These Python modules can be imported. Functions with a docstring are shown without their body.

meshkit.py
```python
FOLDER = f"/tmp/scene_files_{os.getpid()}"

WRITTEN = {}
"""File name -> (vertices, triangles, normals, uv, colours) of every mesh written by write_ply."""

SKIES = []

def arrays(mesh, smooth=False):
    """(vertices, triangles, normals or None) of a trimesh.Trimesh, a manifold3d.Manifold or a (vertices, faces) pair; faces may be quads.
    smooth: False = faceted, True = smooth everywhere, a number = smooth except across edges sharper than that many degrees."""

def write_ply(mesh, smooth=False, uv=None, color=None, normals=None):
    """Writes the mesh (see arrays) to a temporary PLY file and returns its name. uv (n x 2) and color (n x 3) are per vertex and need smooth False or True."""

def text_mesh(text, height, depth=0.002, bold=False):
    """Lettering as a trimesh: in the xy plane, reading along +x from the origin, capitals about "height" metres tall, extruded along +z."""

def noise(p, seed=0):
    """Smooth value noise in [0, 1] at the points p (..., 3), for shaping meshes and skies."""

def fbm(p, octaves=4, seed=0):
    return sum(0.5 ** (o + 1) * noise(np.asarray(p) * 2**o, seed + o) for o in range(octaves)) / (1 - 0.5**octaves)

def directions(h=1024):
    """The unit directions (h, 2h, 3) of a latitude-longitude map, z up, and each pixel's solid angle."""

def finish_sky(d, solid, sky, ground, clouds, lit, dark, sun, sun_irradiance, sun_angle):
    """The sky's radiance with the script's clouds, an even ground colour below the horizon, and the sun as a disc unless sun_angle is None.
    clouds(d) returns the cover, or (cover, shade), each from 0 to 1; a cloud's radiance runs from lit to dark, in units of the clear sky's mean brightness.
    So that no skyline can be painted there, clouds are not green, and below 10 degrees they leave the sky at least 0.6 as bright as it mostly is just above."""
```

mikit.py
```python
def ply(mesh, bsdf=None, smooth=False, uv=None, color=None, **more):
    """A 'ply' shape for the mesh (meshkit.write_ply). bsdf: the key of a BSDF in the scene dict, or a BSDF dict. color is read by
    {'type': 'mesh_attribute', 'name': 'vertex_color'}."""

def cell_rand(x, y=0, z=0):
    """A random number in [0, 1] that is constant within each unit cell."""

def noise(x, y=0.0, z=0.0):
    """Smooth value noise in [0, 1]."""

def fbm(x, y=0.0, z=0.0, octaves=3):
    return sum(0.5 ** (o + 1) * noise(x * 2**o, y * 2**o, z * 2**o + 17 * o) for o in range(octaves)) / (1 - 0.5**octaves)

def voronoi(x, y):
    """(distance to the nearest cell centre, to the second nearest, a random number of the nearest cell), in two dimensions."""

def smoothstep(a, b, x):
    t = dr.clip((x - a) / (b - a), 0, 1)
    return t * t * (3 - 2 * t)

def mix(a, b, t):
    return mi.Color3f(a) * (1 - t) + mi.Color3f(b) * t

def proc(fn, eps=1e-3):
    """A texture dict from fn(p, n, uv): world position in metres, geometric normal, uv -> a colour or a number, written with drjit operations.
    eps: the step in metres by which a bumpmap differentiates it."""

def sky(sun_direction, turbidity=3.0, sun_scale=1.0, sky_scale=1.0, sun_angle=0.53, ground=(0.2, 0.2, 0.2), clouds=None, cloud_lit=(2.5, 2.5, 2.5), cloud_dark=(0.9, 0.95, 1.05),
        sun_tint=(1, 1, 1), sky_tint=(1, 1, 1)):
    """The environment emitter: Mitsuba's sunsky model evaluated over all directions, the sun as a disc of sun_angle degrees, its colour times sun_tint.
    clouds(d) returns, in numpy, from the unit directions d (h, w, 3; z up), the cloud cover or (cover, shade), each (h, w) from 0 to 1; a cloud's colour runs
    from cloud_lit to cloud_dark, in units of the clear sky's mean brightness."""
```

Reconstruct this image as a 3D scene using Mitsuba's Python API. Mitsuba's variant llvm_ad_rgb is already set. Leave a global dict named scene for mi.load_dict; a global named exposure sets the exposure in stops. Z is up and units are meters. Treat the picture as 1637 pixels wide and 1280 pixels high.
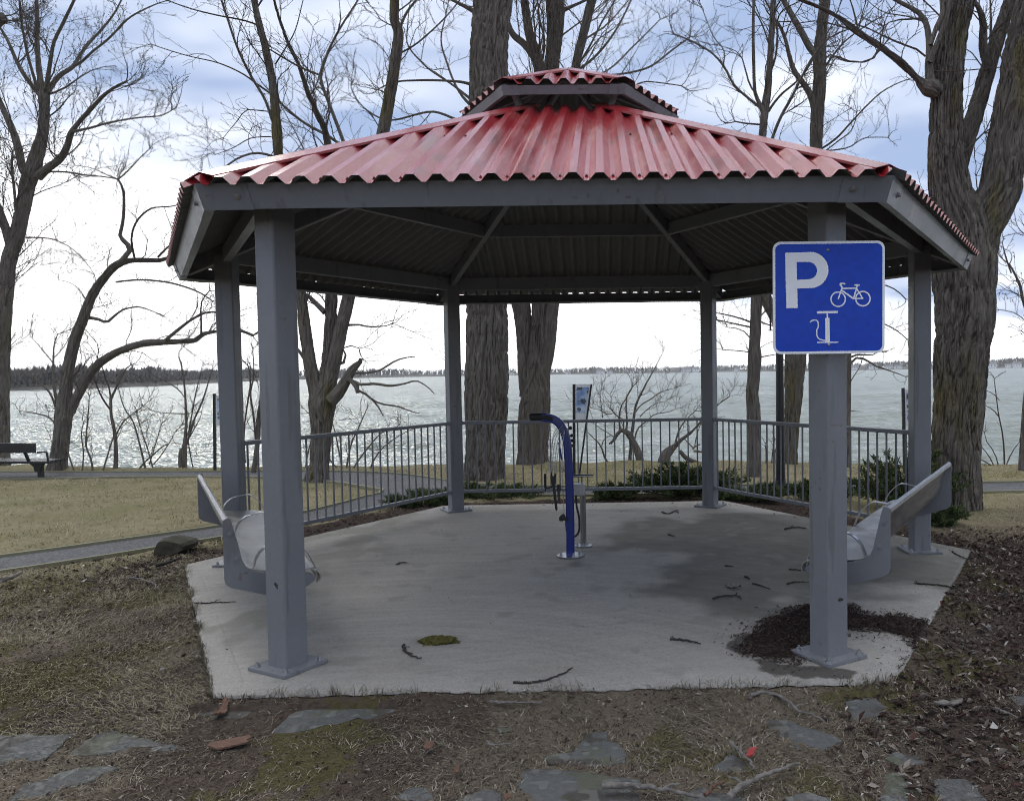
import math
import numpy as np, trimesh, drjit as dr, mitsuba as mi
import shapely
from shapely.geometry import Polygon, LineString, Point, MultiPolygon
from shapely.ops import unary_union
import mikit, meshkit
from mikit import noise, fbm, smoothstep, mix, voronoi, cell_rand

T = mi.ScalarTransform4f
scene, labels = {}, {}
PI = math.pi

# ------------------------------------------------------------------ camera, sky, exposure
CAM = np.array([0.2735, -7.1584, 1.5978])
YAW, PITCH, ROLL, FPX, PPX, PPY = 0.0148, -0.0407, -0.0151, 1327.8913, 168.5623, 8.8714
FW = np.array([math.sin(YAW) * math.cos(PITCH), math.cos(YAW) * math.cos(PITCH), math.sin(PITCH)])
_r0 = np.array([math.cos(YAW), -math.sin(YAW), 0.0])
_u0 = np.cross(_r0, FW)
RT = math.cos(ROLL) * _r0 + math.sin(ROLL) * _u0
UPV = -math.sin(ROLL) * _r0 + math.cos(ROLL) * _u0
scene['camera'] = {
    'type': 'perspective', 'fov': math.degrees(2 * math.atan(818.5 / FPX)), 'fov_axis': 'x',
    'principal_point_offset_x': -PPX / 1637.0, 'principal_point_offset_y': -PPY / 1280.0,
    'near_clip': 0.05, 'far_clip': 9000.0,
    'to_world': T().look_at(origin=CAM.tolist(), target=(CAM + FW).tolist(), up=UPV.tolist())}


def clouds(d):
    """An overcast spring sky: a white band low over the lake, brightest to the left of the view, blue-grey cloud sheets above."""
    el = np.degrees(np.arcsin(np.clip(d[..., 2], -1, 1)))
    az = np.degrees(np.arctan2(d[..., 0], d[..., 1]))
    q = np.stack([d[..., 0] / (d[..., 2] + 0.18) * 0.9, d[..., 1] / (d[..., 2] + 0.18) * 1.6, d[..., 2] * 0 + 3.7], -1)
    n = meshkit.fbm(q, 5, 11)
    m = meshkit.fbm(q * 2.3 + 5.1, 4, 5)
    left = np.exp(-((az + 26) / 30) ** 2)
    edge = el - 4 - 8.5 * left + 16 * (n - 0.5)
    t = np.clip((edge + 2.5) / 7, 0, 1)
    t = t * t * (3 - 2 * t)
    shade = t * (1.06 + 1.6 * (m - 0.5) + 0.7 * (n - 0.5) - 0.30 * np.exp(-((az - 14) / 20) ** 2))
    # cloud thinned towards the unseen zenith, like real overcast, to add light from overhead
    shade = shade * (1 - .85 * np.clip((el - 25) / 33, 0, 1))
    return np.ones_like(el), np.clip(shade, 0, 1)


SUN = (-0.46, 0.62, 0.62)
scene['sky'] = mikit.sky(SUN, turbidity=3, sun_scale=0.1, sun_angle=18, clouds=clouds,
                         cloud_lit=(2.45, 2.45, 2.45), cloud_dark=(0.66, 0.85, 1.26), sun_tint=(.84, 1.0, 1.22))
exposure = 2.9


def ray(px, py):
    return FW + RT * ((px - 818.5 - PPX) / FPX) - UPV * ((py - 640 - PPY) / FPX)


def on_z(px, py, z=0.0):
    d = ray(px, py)
    return CAM + d * ((z - CAM[2]) / d[2])


def on_y(px, py, y):
    d = ray(px, py)
    return CAM + d * ((y - CAM[1]) / d[1])


# ------------------------------------------------------------------ entries
taken = {}


def key_for(name, parent=None):
    base = f'{parent}__{name}' if parent else name
    n = taken.get(base, -1) + 1
    taken[base] = n
    return base if n == 0 else f'{base}_{n:03d}'


def obj(name, mesh, mat, parent=None, smooth=30, color=None, label=None, cat=None, group=None, kind=None):
    key = key_for(name, parent)
    if color is not None:
        scene[key] = mikit.ply(mesh, mat, smooth=smooth if smooth in (True, False) else False, color=color)
    else:
        scene[key] = mikit.ply(mesh, mat, smooth=smooth)
    note(key, label, cat, group, kind)
    return key


def note(key, label=None, cat=None, group=None, kind=None):
    e = {k: v for k, v in (('label', label), ('category', cat), ('group', group), ('kind', kind)) if v}
    if e:
        labels[key] = e


def thing(name, label, cat, group=None):
    key = key_for(name)
    note(key, label, cat, group)
    return key


def rgb(*c):
    return {'type': 'rgb', 'value': list(c)}


def mat(name, **k):
    scene[name] = {'type': 'twosided', 'b': {'type': 'principled', **k}}
    return name


def bumped(name, fn, scale, eps=1e-3, **k):
    scene[name] = {'type': 'twosided', 'b': {'type': 'bumpmap', 'arbitrary': mikit.proc(fn, eps), 'scale': scale,
                                             'b': {'type': 'principled', **k}}}
    return name


# ------------------------------------------------------------------ mesh helpers
def cat_mesh(ms):
    return trimesh.util.concatenate([m if isinstance(m, trimesh.Trimesh) else trimesh.Trimesh(m[0], m[1], process=False) for m in ms])


def fix(m):
    m.fix_normals()
    return m


def frame(t, ref=(0, 0, 1)):
    t = np.asarray(t, float) / np.linalg.norm(t)
    r = np.asarray(ref, float)
    a = np.cross(r, t)
    if np.linalg.norm(a) < 1e-4:
        a = np.cross([1.0, 0, 0], t)
    a /= np.linalg.norm(a)
    return a, np.cross(t, a), t


def rrect(w, h, r, n=3):
    pts = []
    for cx, cy, a0 in ((w / 2 - r, h / 2 - r, 0), (-w / 2 + r, h / 2 - r, 90), (-w / 2 + r, -h / 2 + r, 180), (w / 2 - r, -h / 2 + r, 270)):
        for k in range(n + 1):
            a = math.radians(a0 + 90 * k / n)
            pts.append((cx + r * math.cos(a), cy + r * math.sin(a)))
    return np.array(pts)


def sweep(section, path, ref=(0, 0, 1), caps=True, scales=None):
    """A closed convex section (n x 2) along a polyline, with parallel-carried frames."""
    path = np.asarray(path, float)
    tg = np.gradient(path, axis=0)
    tg /= np.linalg.norm(tg, axis=1, keepdims=True)
    a, b, _ = frame(tg[0], ref)
    rings = []
    for i, (p, t) in enumerate(zip(path, tg)):
        a = a - t * (a @ t)
        a /= np.linalg.norm(a)
        b = np.cross(t, a)
        s = section if scales is None else section * scales[i]
        rings.append(p + s[:, :1] * a + s[:, 1:] * b)
    n = len(section)
    v = np.vstack(rings)
    i, j = np.meshgrid(np.arange(len(path) - 1), np.arange(n), indexing='ij')
    q = np.stack([i * n + j, i * n + (j + 1) % n, (i + 1) * n + (j + 1) % n, (i + 1) * n + j], -1).reshape(-1, 4)
    f = np.vstack([q[:, [0, 1, 2]], q[:, [0, 2, 3]]])
    if caps:
        c0, c1 = len(v), len(v) + 1
        v = np.vstack([v, rings[0].mean(0), rings[-1].mean(0)])
        k = np.arange(n)
        m = (len(path) - 1) * n
        f = np.vstack([f, np.stack([(k + 1) % n, k, k * 0 + c0], 1), np.stack([m + k, m + (k + 1) % n, k * 0 + c1], 1)])
    return trimesh.Trimesh(v, f, process=False)


def circ(r, n=10):
    a = np.arange(n) * 2 * PI / n
    return np.stack([r * np.cos(a), r * np.sin(a)], 1)


def rod(p0, p1, r, n=10):
    return sweep(circ(r, n), [p0, p1])


def pipe(pts, r, n=8, smooth=True, k=24):
    pts = np.asarray(pts, float)
    if smooth:
        pts = spline(pts, k)
    return sweep(circ(r, n), pts)


def spline(pts, n):
    from scipy.interpolate import CubicSpline, PchipInterpolator
    pts = np.asarray(pts, float)
    if len(pts) < 3:
        return pts[0] + np.linspace(0, 1, n)[:, None] * (pts[-1] - pts[0])
    s = np.concatenate([[0], np.cumsum(np.linalg.norm(np.diff(pts[:, :3], axis=0), axis=1))])
    c = PchipInterpolator(s, pts, axis=0)
    return c(np.linspace(0, s[-1], n))


def bar(p0, p1, w, h, r=0.004, ref=(0, 0, 1)):
    """A box beam, h along ref, with rounded edges."""
    p0, p1 = np.asarray(p0, float), np.asarray(p1, float)
    return sweep(rrect(w, h, r), [p0, p1], ref)


def extrude(poly, depth, M=None):
    ms = [trimesh.creation.extrude_polygon(g, depth, engine='earcut') for g in getattr(poly, 'geoms', [poly]) if g.area > 1e-9]
    m = cat_mesh(ms)
    if M is not None:
        m.apply_transform(M)
    return m


def basis(o, x, y, z):
    M = np.eye(4)
    M[:3, 0], M[:3, 1], M[:3, 2], M[:3, 3] = x, y, z, o
    return M


def bolt(p, n, r=0.012, h=0.012, washer=True):
    p, n = np.asarray(p, float), np.asarray(n, float)
    n = n / np.linalg.norm(n)
    ms = [sweep(circ(r, 6), [p, p + n * h])]
    if washer:
        ms.append(sweep(circ(r * 1.5, 14), [p - n * .001, p + n * .003]))
    ms.append(sweep(circ(r * 0.5, 8), [p, p + n * h * 1.6]))
    return cat_mesh(ms)


HEX = {k: math.radians(a) for k, a in zip(('MR', 'BR', 'BL', 'ML', 'FL', 'FR'), (0, 60, 120, 180, 240, 300))}
ORDER = ['FL', 'FR', 'MR', 'BR', 'BL', 'ML']


def hx(k, R, z=0.0):
    R = R * (.976 if k == 'ML' else 1)   # the left corner stands a little inward
    return np.array([R * math.cos(HEX[k]), R * math.sin(HEX[k]), z])


def ringpart(a, b, sec, t0=0.001, t1=0.999):
    """A member along one side of the hexagon: section sec in (radius on the corner ray, z), mitred at the corners."""
    A = np.array([hx(a, R, z) for R, z in sec])
    B = np.array([hx(b, R, z) for R, z in sec])
    n = len(sec)
    v = np.vstack([A + (B - A) * t0, A + (B - A) * t1])
    k = np.arange(n)
    f = [np.stack([k, (k + 1) % n, (k + 1) % n + n], 1), np.stack([k, (k + 1) % n + n, k + n], 1)]
    tri = trimesh.creation.triangulate_polygon(Polygon(sec), engine='earcut')
    sv, sf = tri
    # earcut keeps the given order of corners
    idx = np.array([int(np.argmin(np.linalg.norm(np.array(sec) - p, axis=1))) for p in sv])
    f.append(idx[sf])
    f.append(idx[sf][:, ::-1] + n)
    m = trimesh.Trimesh(v, np.vstack(f), process=False)
    return fix(m)


# ------------------------------------------------------------------ materials
def f_paint(p, n, uv):
    d = fbm(p.x * 3.1, p.y * 3.1, p.z * 1.7)
    s = smoothstep(0.62, 0.8, noise(p.x * 55, p.y * 55, p.z * 30))
    c = mix((.152, .158, .170), (.188, .194, .206), d)
    drip = smoothstep(.63, .74, fbm(p.x * 22, p.y * 22, p.z * 1.4 + 3, octaves=3))
    c = mix(c, (.10, .098, .09), drip * .45)
    rust = smoothstep(.80, .86, noise(p.x * 34, p.y * 34, p.z * 34)) * smoothstep(.55, .7, fbm(p.x * 4, p.y * 4, p.z * 4 + 9))
    c = mix(c, (.12, .075, .05), rust * .6)
    return mix(c, (.22, .22, .215), s * .15)


def f_paint_rough(p, n, uv):
    return .34 + .22 * fbm(p.x * 6, p.y * 6, p.z * 5)


mat('paint', base_color=mikit.proc(f_paint), roughness=mikit.proc(f_paint_rough), specular=.5)
mat('soffit', base_color=mikit.proc(lambda p, n, uv: mix((.115, .115, .112), (.15, .148, .143), fbm(p.x * 5, p.y * 5, p.z * 5))), roughness=.55, specular=.4)


def f_red(p, n, uv):
    d = fbm(p.x * 2.2, p.y * 2.2, p.z * 2.2)
    dirt = smoothstep(.58, .78, fbm(p.x * 9, p.y * 2.5, p.z * 3 + 4))
    c = mix((.20, .010, .015), (.25, .015, .021), d)
    streak = smoothstep(.56, .72, fbm(p.x * 16, p.y * 1.6, p.z * 2.2 + 4, octaves=4))
    c = mix(c, (.30, .12, .11), streak * .35)
    return mix(c, (.10, .03, .03), smoothstep(.58, .74, fbm(p.x * 8 + 5, p.y * 2, p.z * 3, octaves=5)) * .5)


mat('red_metal', base_color=mikit.proc(f_red), roughness=mikit.proc(lambda p, n, uv: .10 + .20 * fbm(p.x * 9, p.y * 2.2, p.z * 3, octaves=4)), eta=2.1, clearcoat=1.0, clearcoat_gloss=.93)
mat('screw_metal', base_color=rgb(.12, .02, .02), roughness=.4)
mat('galv', base_color=rgb(.42, .425, .43), roughness=.38, metallic=.9)
mat('alu', base_color=mikit.proc(lambda p, n, uv: mix((.30, .30, .295), (.47, .468, .46), fbm(p.x * 7, p.y * 7, p.z * 40, octaves=4))), roughness=mikit.proc(lambda p, n, uv: .26 + .3 * fbm(p.x * 9, p.y * 9, p.z * 30 + 2)), metallic=1.0)
mat('steel', base_color=rgb(.42, .42, .42), roughness=.22, metallic=1.0)
mat('blue_paint', base_color=rgb(.002, .018, .17), roughness=.25, specular=.6, clearcoat=.4)
mat('black_rubber', base_color=rgb(.012, .012, .013), roughness=.6)
mat('black_paint', base_color=rgb(.012, .012, .014), roughness=.4)
mat('cable', base_color=rgb(.35, .34, .32), roughness=.4, metallic=.6)
mat('sign_blue', base_color=mikit.proc(lambda p, n, uv: mix((.0, .046, .44), (.0, .056, .50), noise(p.x * 40, p.z * 40))), roughness=.22, specular=.25)
mat('sign_white', base_color=rgb(.88, .88, .9), roughness=.35)


RIM = [(1.06, -2.26), (1.03, -2.44), (1.06, -2.60), (1.165, -2.765), (1.311, -2.85), (1.45, -2.875)]


def f_concrete(p, n, uv):
    d = fbm(p.x * 1.1, p.y * 1.1, 2.0, octaves=4)
    sp = noise(p.x * 95, p.y * 95, p.z * 95)
    broom = noise(p.x * 5 + p.y * 2, p.y * 60 - p.x * 14, 1.0)
    c = mix((.225, .208, .182), (.335, .316, .285), d)
    c = c * (.82 + .22 * sp + .12 * broom)
    # speckled aggregate where the paste has worn off along the front edge
    edge = dr.maximum(dr.abs(p.y) * 1.1547, dr.abs(p.x) + dr.abs(p.y) * .57735) / 3.46
    worn = smoothstep(.90, .99, edge + .05 * (d - .5)) * smoothstep(.4, .7, noise(p.x * 160, p.y * 160, 7.0))
    c = mix(c, (.42, .41, .385), worn * .35)
    # damp, dirty patch on the right half with its irregular outline
    w = fbm(p.x * 1.7 + 9, p.y * 1.7, 4.0, octaves=4) - .5
    dx, dy = (p.x - 2.05) / 1.75, (p.y - .15) / 2.05
    r = dr.sqrt(dx * dx + dy * dy) + w * 1.1
    damp = smoothstep(1.08, .80, r)
    c = mix(c, (.07, .066, .05), damp * (.70 + .3 * (fbm(p.x * 6, p.y * 6, 1.0) - .5)))
    # mouldy streaks at the left edge
    l = smoothstep(.58, .74, fbm(p.x * 3.3, p.y * 2.1, 8.0)) * smoothstep(-1.2, -2.2, p.x)
    c = mix(c, (.14, .135, .10), l * .55)
    # wet, soil-stained rim along the edge of the washed-in mulch
    q = mi.Float(9)
    for (ax, ay), (bx, by) in zip(RIM[:-1], RIM[1:]):
        ex, ey = bx - ax, by - ay
        u = dr.clip(((p.x - ax) * ex + (p.y - ay) * ey) / (ex * ex + ey * ey), 0, 1)
        q = dr.minimum(q, dr.sqrt(dr.square(p.x - ax - ex * u) + dr.square(p.y - ay - ey * u)))
    q = q + .24 * (fbm(p.x * 7, p.y * 7, 3.0, octaves=5) - .5)
    c = mix(c, (.04, .034, .027), smoothstep(.08, .03, q) * .85)
    # trowel arcs
    ta = noise(dr.sqrt(dr.square(p.x + 1.1) + dr.square(p.y + 4.2)) * 26, p.x * 1.5, 5.0)
    c = c * (.93 + .14 * ta)
    s = smoothstep(.66, .8, fbm(p.x * 4.7, p.y * 4.7, 21.0))
    return mix(c, (.2, .19, .165), s * .5)


def f_concrete_bump(p, n, uv):
    edge = dr.maximum(dr.abs(p.y) * 1.1547, dr.abs(p.x) + dr.abs(p.y) * .57735)
    joint = smoothstep(.012, .003, dr.abs(edge - 3.27))
    return noise(p.x * 120, p.y * 120, p.z * 120) + .5 * noise(p.x * 40, p.y * 200, 3.0) + 1.5 * fbm(p.x * 9, p.y * 9, 1.0) - 1.6 * joint


bumped('concrete', f_concrete_bump, .0016, base_color=mikit.proc(f_concrete), roughness=mikit.proc(lambda p, n, uv: .62 + .25 * fbm(p.x * 2.3, p.y * 2.3, 5.0)), specular=.4)


def hexdist(x, y):
    return dr.maximum(dr.abs(y) * 1.1547, dr.abs(x) + dr.abs(y) * .57735)


def f_ground(p, n, uv):
    big = fbm(p.x * .55, p.y * .55, 1.0, octaves=4)
    mid = fbm(p.x * 2.6 + 3, p.y * 2.6, 5.0, octaves=3)
    fine = noise(p.x * 46, p.y * 46, 2.0)
    lawn = mix((.165, .142, .084), (.265, .232, .142), mid * .6 + fine * .4)
    green = smoothstep(.50, .68, fbm(p.x * 1.7, p.y * 1.7, 14.0))
    lawn = mix(lawn, (.135, .135, .05), green * .4)
    hi = noise(p.x * 140, p.y * 140, 6.0)
    thatch = mix((.066, .051, .038), (.18, .15, .11), mid * .25 + fine * .3 + hi * .45)
    soil = mix((.028, .021, .017), (.088, .065, .052), fine * .3 + hi * .45 + mid * .25)
    hd = hexdist(p.x, p.y)
    # worn, littered ground in front of the slab, lawn to the left and behind
    far = smoothstep(-1.6, .8, p.y + .25 * (-p.x - 4.0) + 2.2 * (big - .5))
    c = mix(thatch, lawn, far)
    # bark mulch bed round the slab, and bare leafy ground to the right of it
    bed = smoothstep(4.25, 4.05, hd + .8 * (mid - .5)) * smoothstep(-1.2, -.4, p.y + .6 * (mid - .5))
    right = smoothstep(1.6, 2.5, p.x - .35 * (p.y + 3) + 1.4 * (big - .5)) * smoothstep(1.5, .2, p.y + .8 * (mid - .5))
    c = mix(c, soil, dr.maximum(bed, right))
    bare = smoothstep(.54, .68, fbm(p.x * 1.3 + 31, p.y * 1.3, 9.0, octaves=4)) * (1 - far)
    c = mix(c, soil, bare * .8)
    moss = smoothstep(.575, .655, fbm(p.x * 1.9 + 7, p.y * 1.9, 19.0, octaves=4) + .22 * (fbm(p.x * 24, p.y * 24, 3.0) - .5)) * smoothstep(1.0, -1.0, p.y)
    return mix(c, mix((.045, .042, .014), (.095, .085, .03), noise(p.x * 120, p.y * 120, 1.0)), moss * .75)


bumped('ground_mat', lambda p, n, uv: fbm(p.x * 38, p.y * 38, p.z * 38, octaves=4), .03, base_color=mikit.proc(f_ground), roughness=.95, specular=.15)
bumped('soil_mat', lambda p, n, uv: fbm(p.x * 34, p.y * 34, p.z * 34, octaves=3), .018,
       base_color=mikit.proc(lambda p, n, uv: mix((.026, .019, .016), (.06, .043, .036), noise(p.x * 46, p.y * 46, 2.0))), roughness=.95, specular=.15)
bumped('asphalt', lambda p, n, uv: noise(p.x * 85, p.y * 85, 1.0), .006,
       base_color=mikit.proc(lambda p, n, uv: mix((.068, .068, .069), (.14, .14, .141), noise(p.x * 60, p.y * 60, 3.0)) * (.8 + .4 * fbm(p.x * 1.5, p.y * 1.5, 2.0))), roughness=.85, specular=.3)
mat('edging', base_color=rgb(.21, .2, .13), roughness=.8)


def f_stone(p, n, uv):
    a = fbm(p.x * 3 + p.y, p.y * 9, p.z * 5, octaves=4)
    b = noise(p.x * 70, p.y * 70, 2.0)
    c = mix((.055, .055, .052), (.15, .15, .144), a * .7 + b * .3)
    li = smoothstep(.6, .72, fbm(p.x * 5.5, p.y * 5.5, 6.0, octaves=4))
    c = mix(c, (.10, .105, .055), li * .5)
    c = mix(c, (.052, .04, .03), smoothstep(.56, .66, fbm(p.x * 7, p.y * 7, 16.0, octaves=4)) * .6)
    return mix(c, (.21, .21, .195), smoothstep(.68, .75, noise(p.x * 24, p.y * 24, 9.0)) * .4)


bumped('flagstone_mat', lambda p, n, uv: fbm(p.x * 9 + p.y * 5, p.y * 34, p.z * 30, octaves=4) + .5 * noise(p.x * 70, p.y * 90, 1.0), .022, base_color=mikit.proc(f_stone), roughness=.75, specular=.3)
bumped('boulder_mat', lambda p, n, uv: fbm(p.x * 22, p.y * 22, p.z * 22, octaves=4), .012,
       base_color=mikit.proc(lambda p, n, uv: mix((.035, .032, .024), (.085, .08, .06), fbm(p.x * 12, p.y * 12, p.z * 12))), roughness=.9, specular=.2)


def bark(name, c0, c1, moss, amount):
    def col(p, n, uv):
        g = fbm(p.x * 26, p.y * 26, p.z * 5, octaves=3)
        f = fbm(p.x * 2.1, p.y * 2.1, p.z * 1.1)
        c = mix(c0, c1, g * .65 + f * .35)
        m = smoothstep(.62 - amount, .80 - amount, fbm(p.x * 3.2 + 11, p.y * 3.2, p.z * .8, octaves=4) + .15 * (g - .5))
        return mix(c, moss, m * .75)

    def relief(p, n, uv):
        w = noise(p.x * 5, p.y * 5, p.z * 3) * 1.6
        f = dr.abs(2 * noise(p.x * 34 + w, p.y * 34 - w, p.z * 2.6) - 1)
        g = dr.abs(2 * noise(p.x * 60, p.y * 60, p.z * 9) - 1)
        return dr.minimum(1, f * 3.2) + .45 * dr.minimum(1, g * 2.4) + .25 * noise(p.x * 120, p.y * 120, p.z * 60)
    bumped(name, relief, .02, base_color=mikit.proc(col), roughness=.92, specular=.15)


bark('bark_grey', (.095, .083, .07), (.245, .222, .192), (.15, .138, .07), -.02)
bark('bark_moss', (.09, .078, .065), (.235, .212, .18), (.15, .128, .052), .08)
mat('twig_mat', base_color=rgb(.085, .072, .06), roughness=.85, specular=.2)
mat('twig_pale', base_color=rgb(.15, .128, .105), roughness=.85, specular=.2)
mat('tinted', base_color={'type': 'mesh_attribute', 'name': 'vertex_color'}, roughness=.8, specular=.2)


def f_water(p, n, uv):
    return mix((.185, .21, .18), (.24, .262, .228), fbm(p.x * .02, p.y * .05, 1.0))


def f_waves(p, n, uv):
    s = p.y * .9 + p.x * .25
    return .55 * fbm(p.x * .55, s * 1.5, 2.0, octaves=3) + .30 * noise(p.x * 2.1, s * 5.2, 5.0) + .12 * noise(p.x * 5.6, s * 12.0, 8.0)


bumped('water_mat', f_waves, .5, eps=.02, base_color=mikit.proc(f_water), roughness=.12, specular=.5)
mat('hill_mat', base_color=mikit.proc(lambda p, n, uv: mix((.07, .066, .06), (.12, .112, .10), noise(p.x * .05, p.y * .05, 1.0))), roughness=1.0, specular=.0)
mat('house_wall', base_color=rgb(.7, .7, .7), roughness=.8)
mat('house_wall_tan', base_color=rgb(.36, .31, .27), roughness=.8)
mat('house_roof', base_color=rgb(.16, .15, .16), roughness=.8)
mat('window_dark', base_color=rgb(.03, .035, .04), roughness=.1)
mat('moss_mat', base_color=mikit.proc(lambda p, n, uv: mix((.045, .042, .015), (.13, .118, .04), noise(p.x * 90, p.y * 90, p.z * 90))), roughness=1.0, specular=.05)
mat('orange_wood', base_color=mikit.proc(lambda p, n, uv: mix((.065, .034, .024), (.19, .105, .068), fbm(p.x * 25, p.y * 190, p.z * 60, octaves=3))), roughness=.85)
mat('dead_wood', base_color=mikit.proc(lambda p, n, uv: mix((.10, .09, .08), (.22, .2, .18), noise(p.x * 60, p.y * 40, p.z * 60))), roughness=.9)
mat('dark_wood', base_color=rgb(.035, .03, .026), roughness=.85)
mat('red_flake', base_color=rgb(.34, .05, .045), roughness=.5)
mat('lamp_glass', base_color=rgb(.55, .55, .5), roughness=.3)


def f_print(p, n, uv):
    # a generic lake picture: blue sky and water with dark branches across it
    a = fbm(p.x * 14, p.y * 5, p.z * 14, octaves=4)
    c = mix((.10, .2, .42), (.5, .6, .72), smoothstep(.3, .7, fbm(p.x * 5, p.y * 5, p.z * 5 + 3)))
    return mix(c, (.03, .035, .03), smoothstep(.54, .6, a) * .9)


mat('print_mat', base_color=mikit.proc(f_print), roughness=.3)
mat('print_white', base_color=rgb(.62, .63, .64), roughness=.3)

# ------------------------------------------------------------------ ground, path, slab, water, far shore
GZ = -0.05


def graded(a, b, parts):
    """Coordinates from a to b: parts = [(end, step), ...]."""
    out, x = [a], a
    for end, step in parts:
        n = max(1, int(round((end - x) / step)))
        out += list(x + (end - x) * np.arange(1, n + 1) / n)
        x = end
    return np.array(out)


def grid_mesh(xs, ys, z):
    n, m = len(xs), len(ys)
    X, Y = np.meshgrid(xs, ys, indexing='ij')
    v = np.stack([X, Y, z(X, Y)], -1).reshape(-1, 3)
    i, j = np.meshgrid(np.arange(n - 1), np.arange(m - 1), indexing='ij')
    q = np.stack([i * m + j, (i + 1) * m + j, (i + 1) * m + j + 1, i * m + j + 1], -1).reshape(-1, 4)
    return trimesh.Trimesh(v, np.vstack([q[:, [0, 1, 2]], q[:, [0, 2, 3]]]), process=False)


SHORE_X = [-400, -60, -16, -11.3, -8.7, -5, -2.8, 0.8, 4.2, 6.7, 12, 60, 400]
SHORE_Y = [60, 22, 9.9, 9.1, 8.25, 7.95, 7.95, 7.9, 7.2, 6.4, 5.6, 9, 30]


def shore(x):
    return np.interp(x, SHORE_X, SHORE_Y)


def sm(a, b, x):
    t = np.clip((x - a) / (b - a), 0, 1)
    return t * t * (3 - 2 * t)


def ell(x, y, cx, cy, rx, ry, rot=0):
    c, s = math.cos(rot), math.sin(rot)
    dx, dy = x - cx, y - cy
    return np.sqrt(((dx * c + dy * s) / rx) ** 2 + ((-dx * s + dy * c) / ry) ** 2)


PATH = [np.array(p, float) for p in (
    [(14, 5.2, .5), (9, 4.75, .48), (5.95, 4.1, .46), (2.5, 4.28, .42), (.4, 4.38, .40), (-1.6, 4.6, .55), (-2.35, 4.75, .6)],
    [(-1.7, 4.7, .55), (-2.55, 4.25, .45), (-2.87, 3.5, .36), (-3.2, 2.75, .33), (-3.72, 2.02, .34), (-4.45, 1.18, .37), (-5.3, .33, .40), (-7.5, -1.57, .44)],
    [(-1.7, 4.7, .55), (-2.6, 5.35, .6), (-3.5, 6.25, .62), (-4.6, 6.85, .5), (-7.0, 7.3, .36), (-9.8, 7.5, .5), (-13, 8.0, .6), (-22, 10, .7)])]


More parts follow.
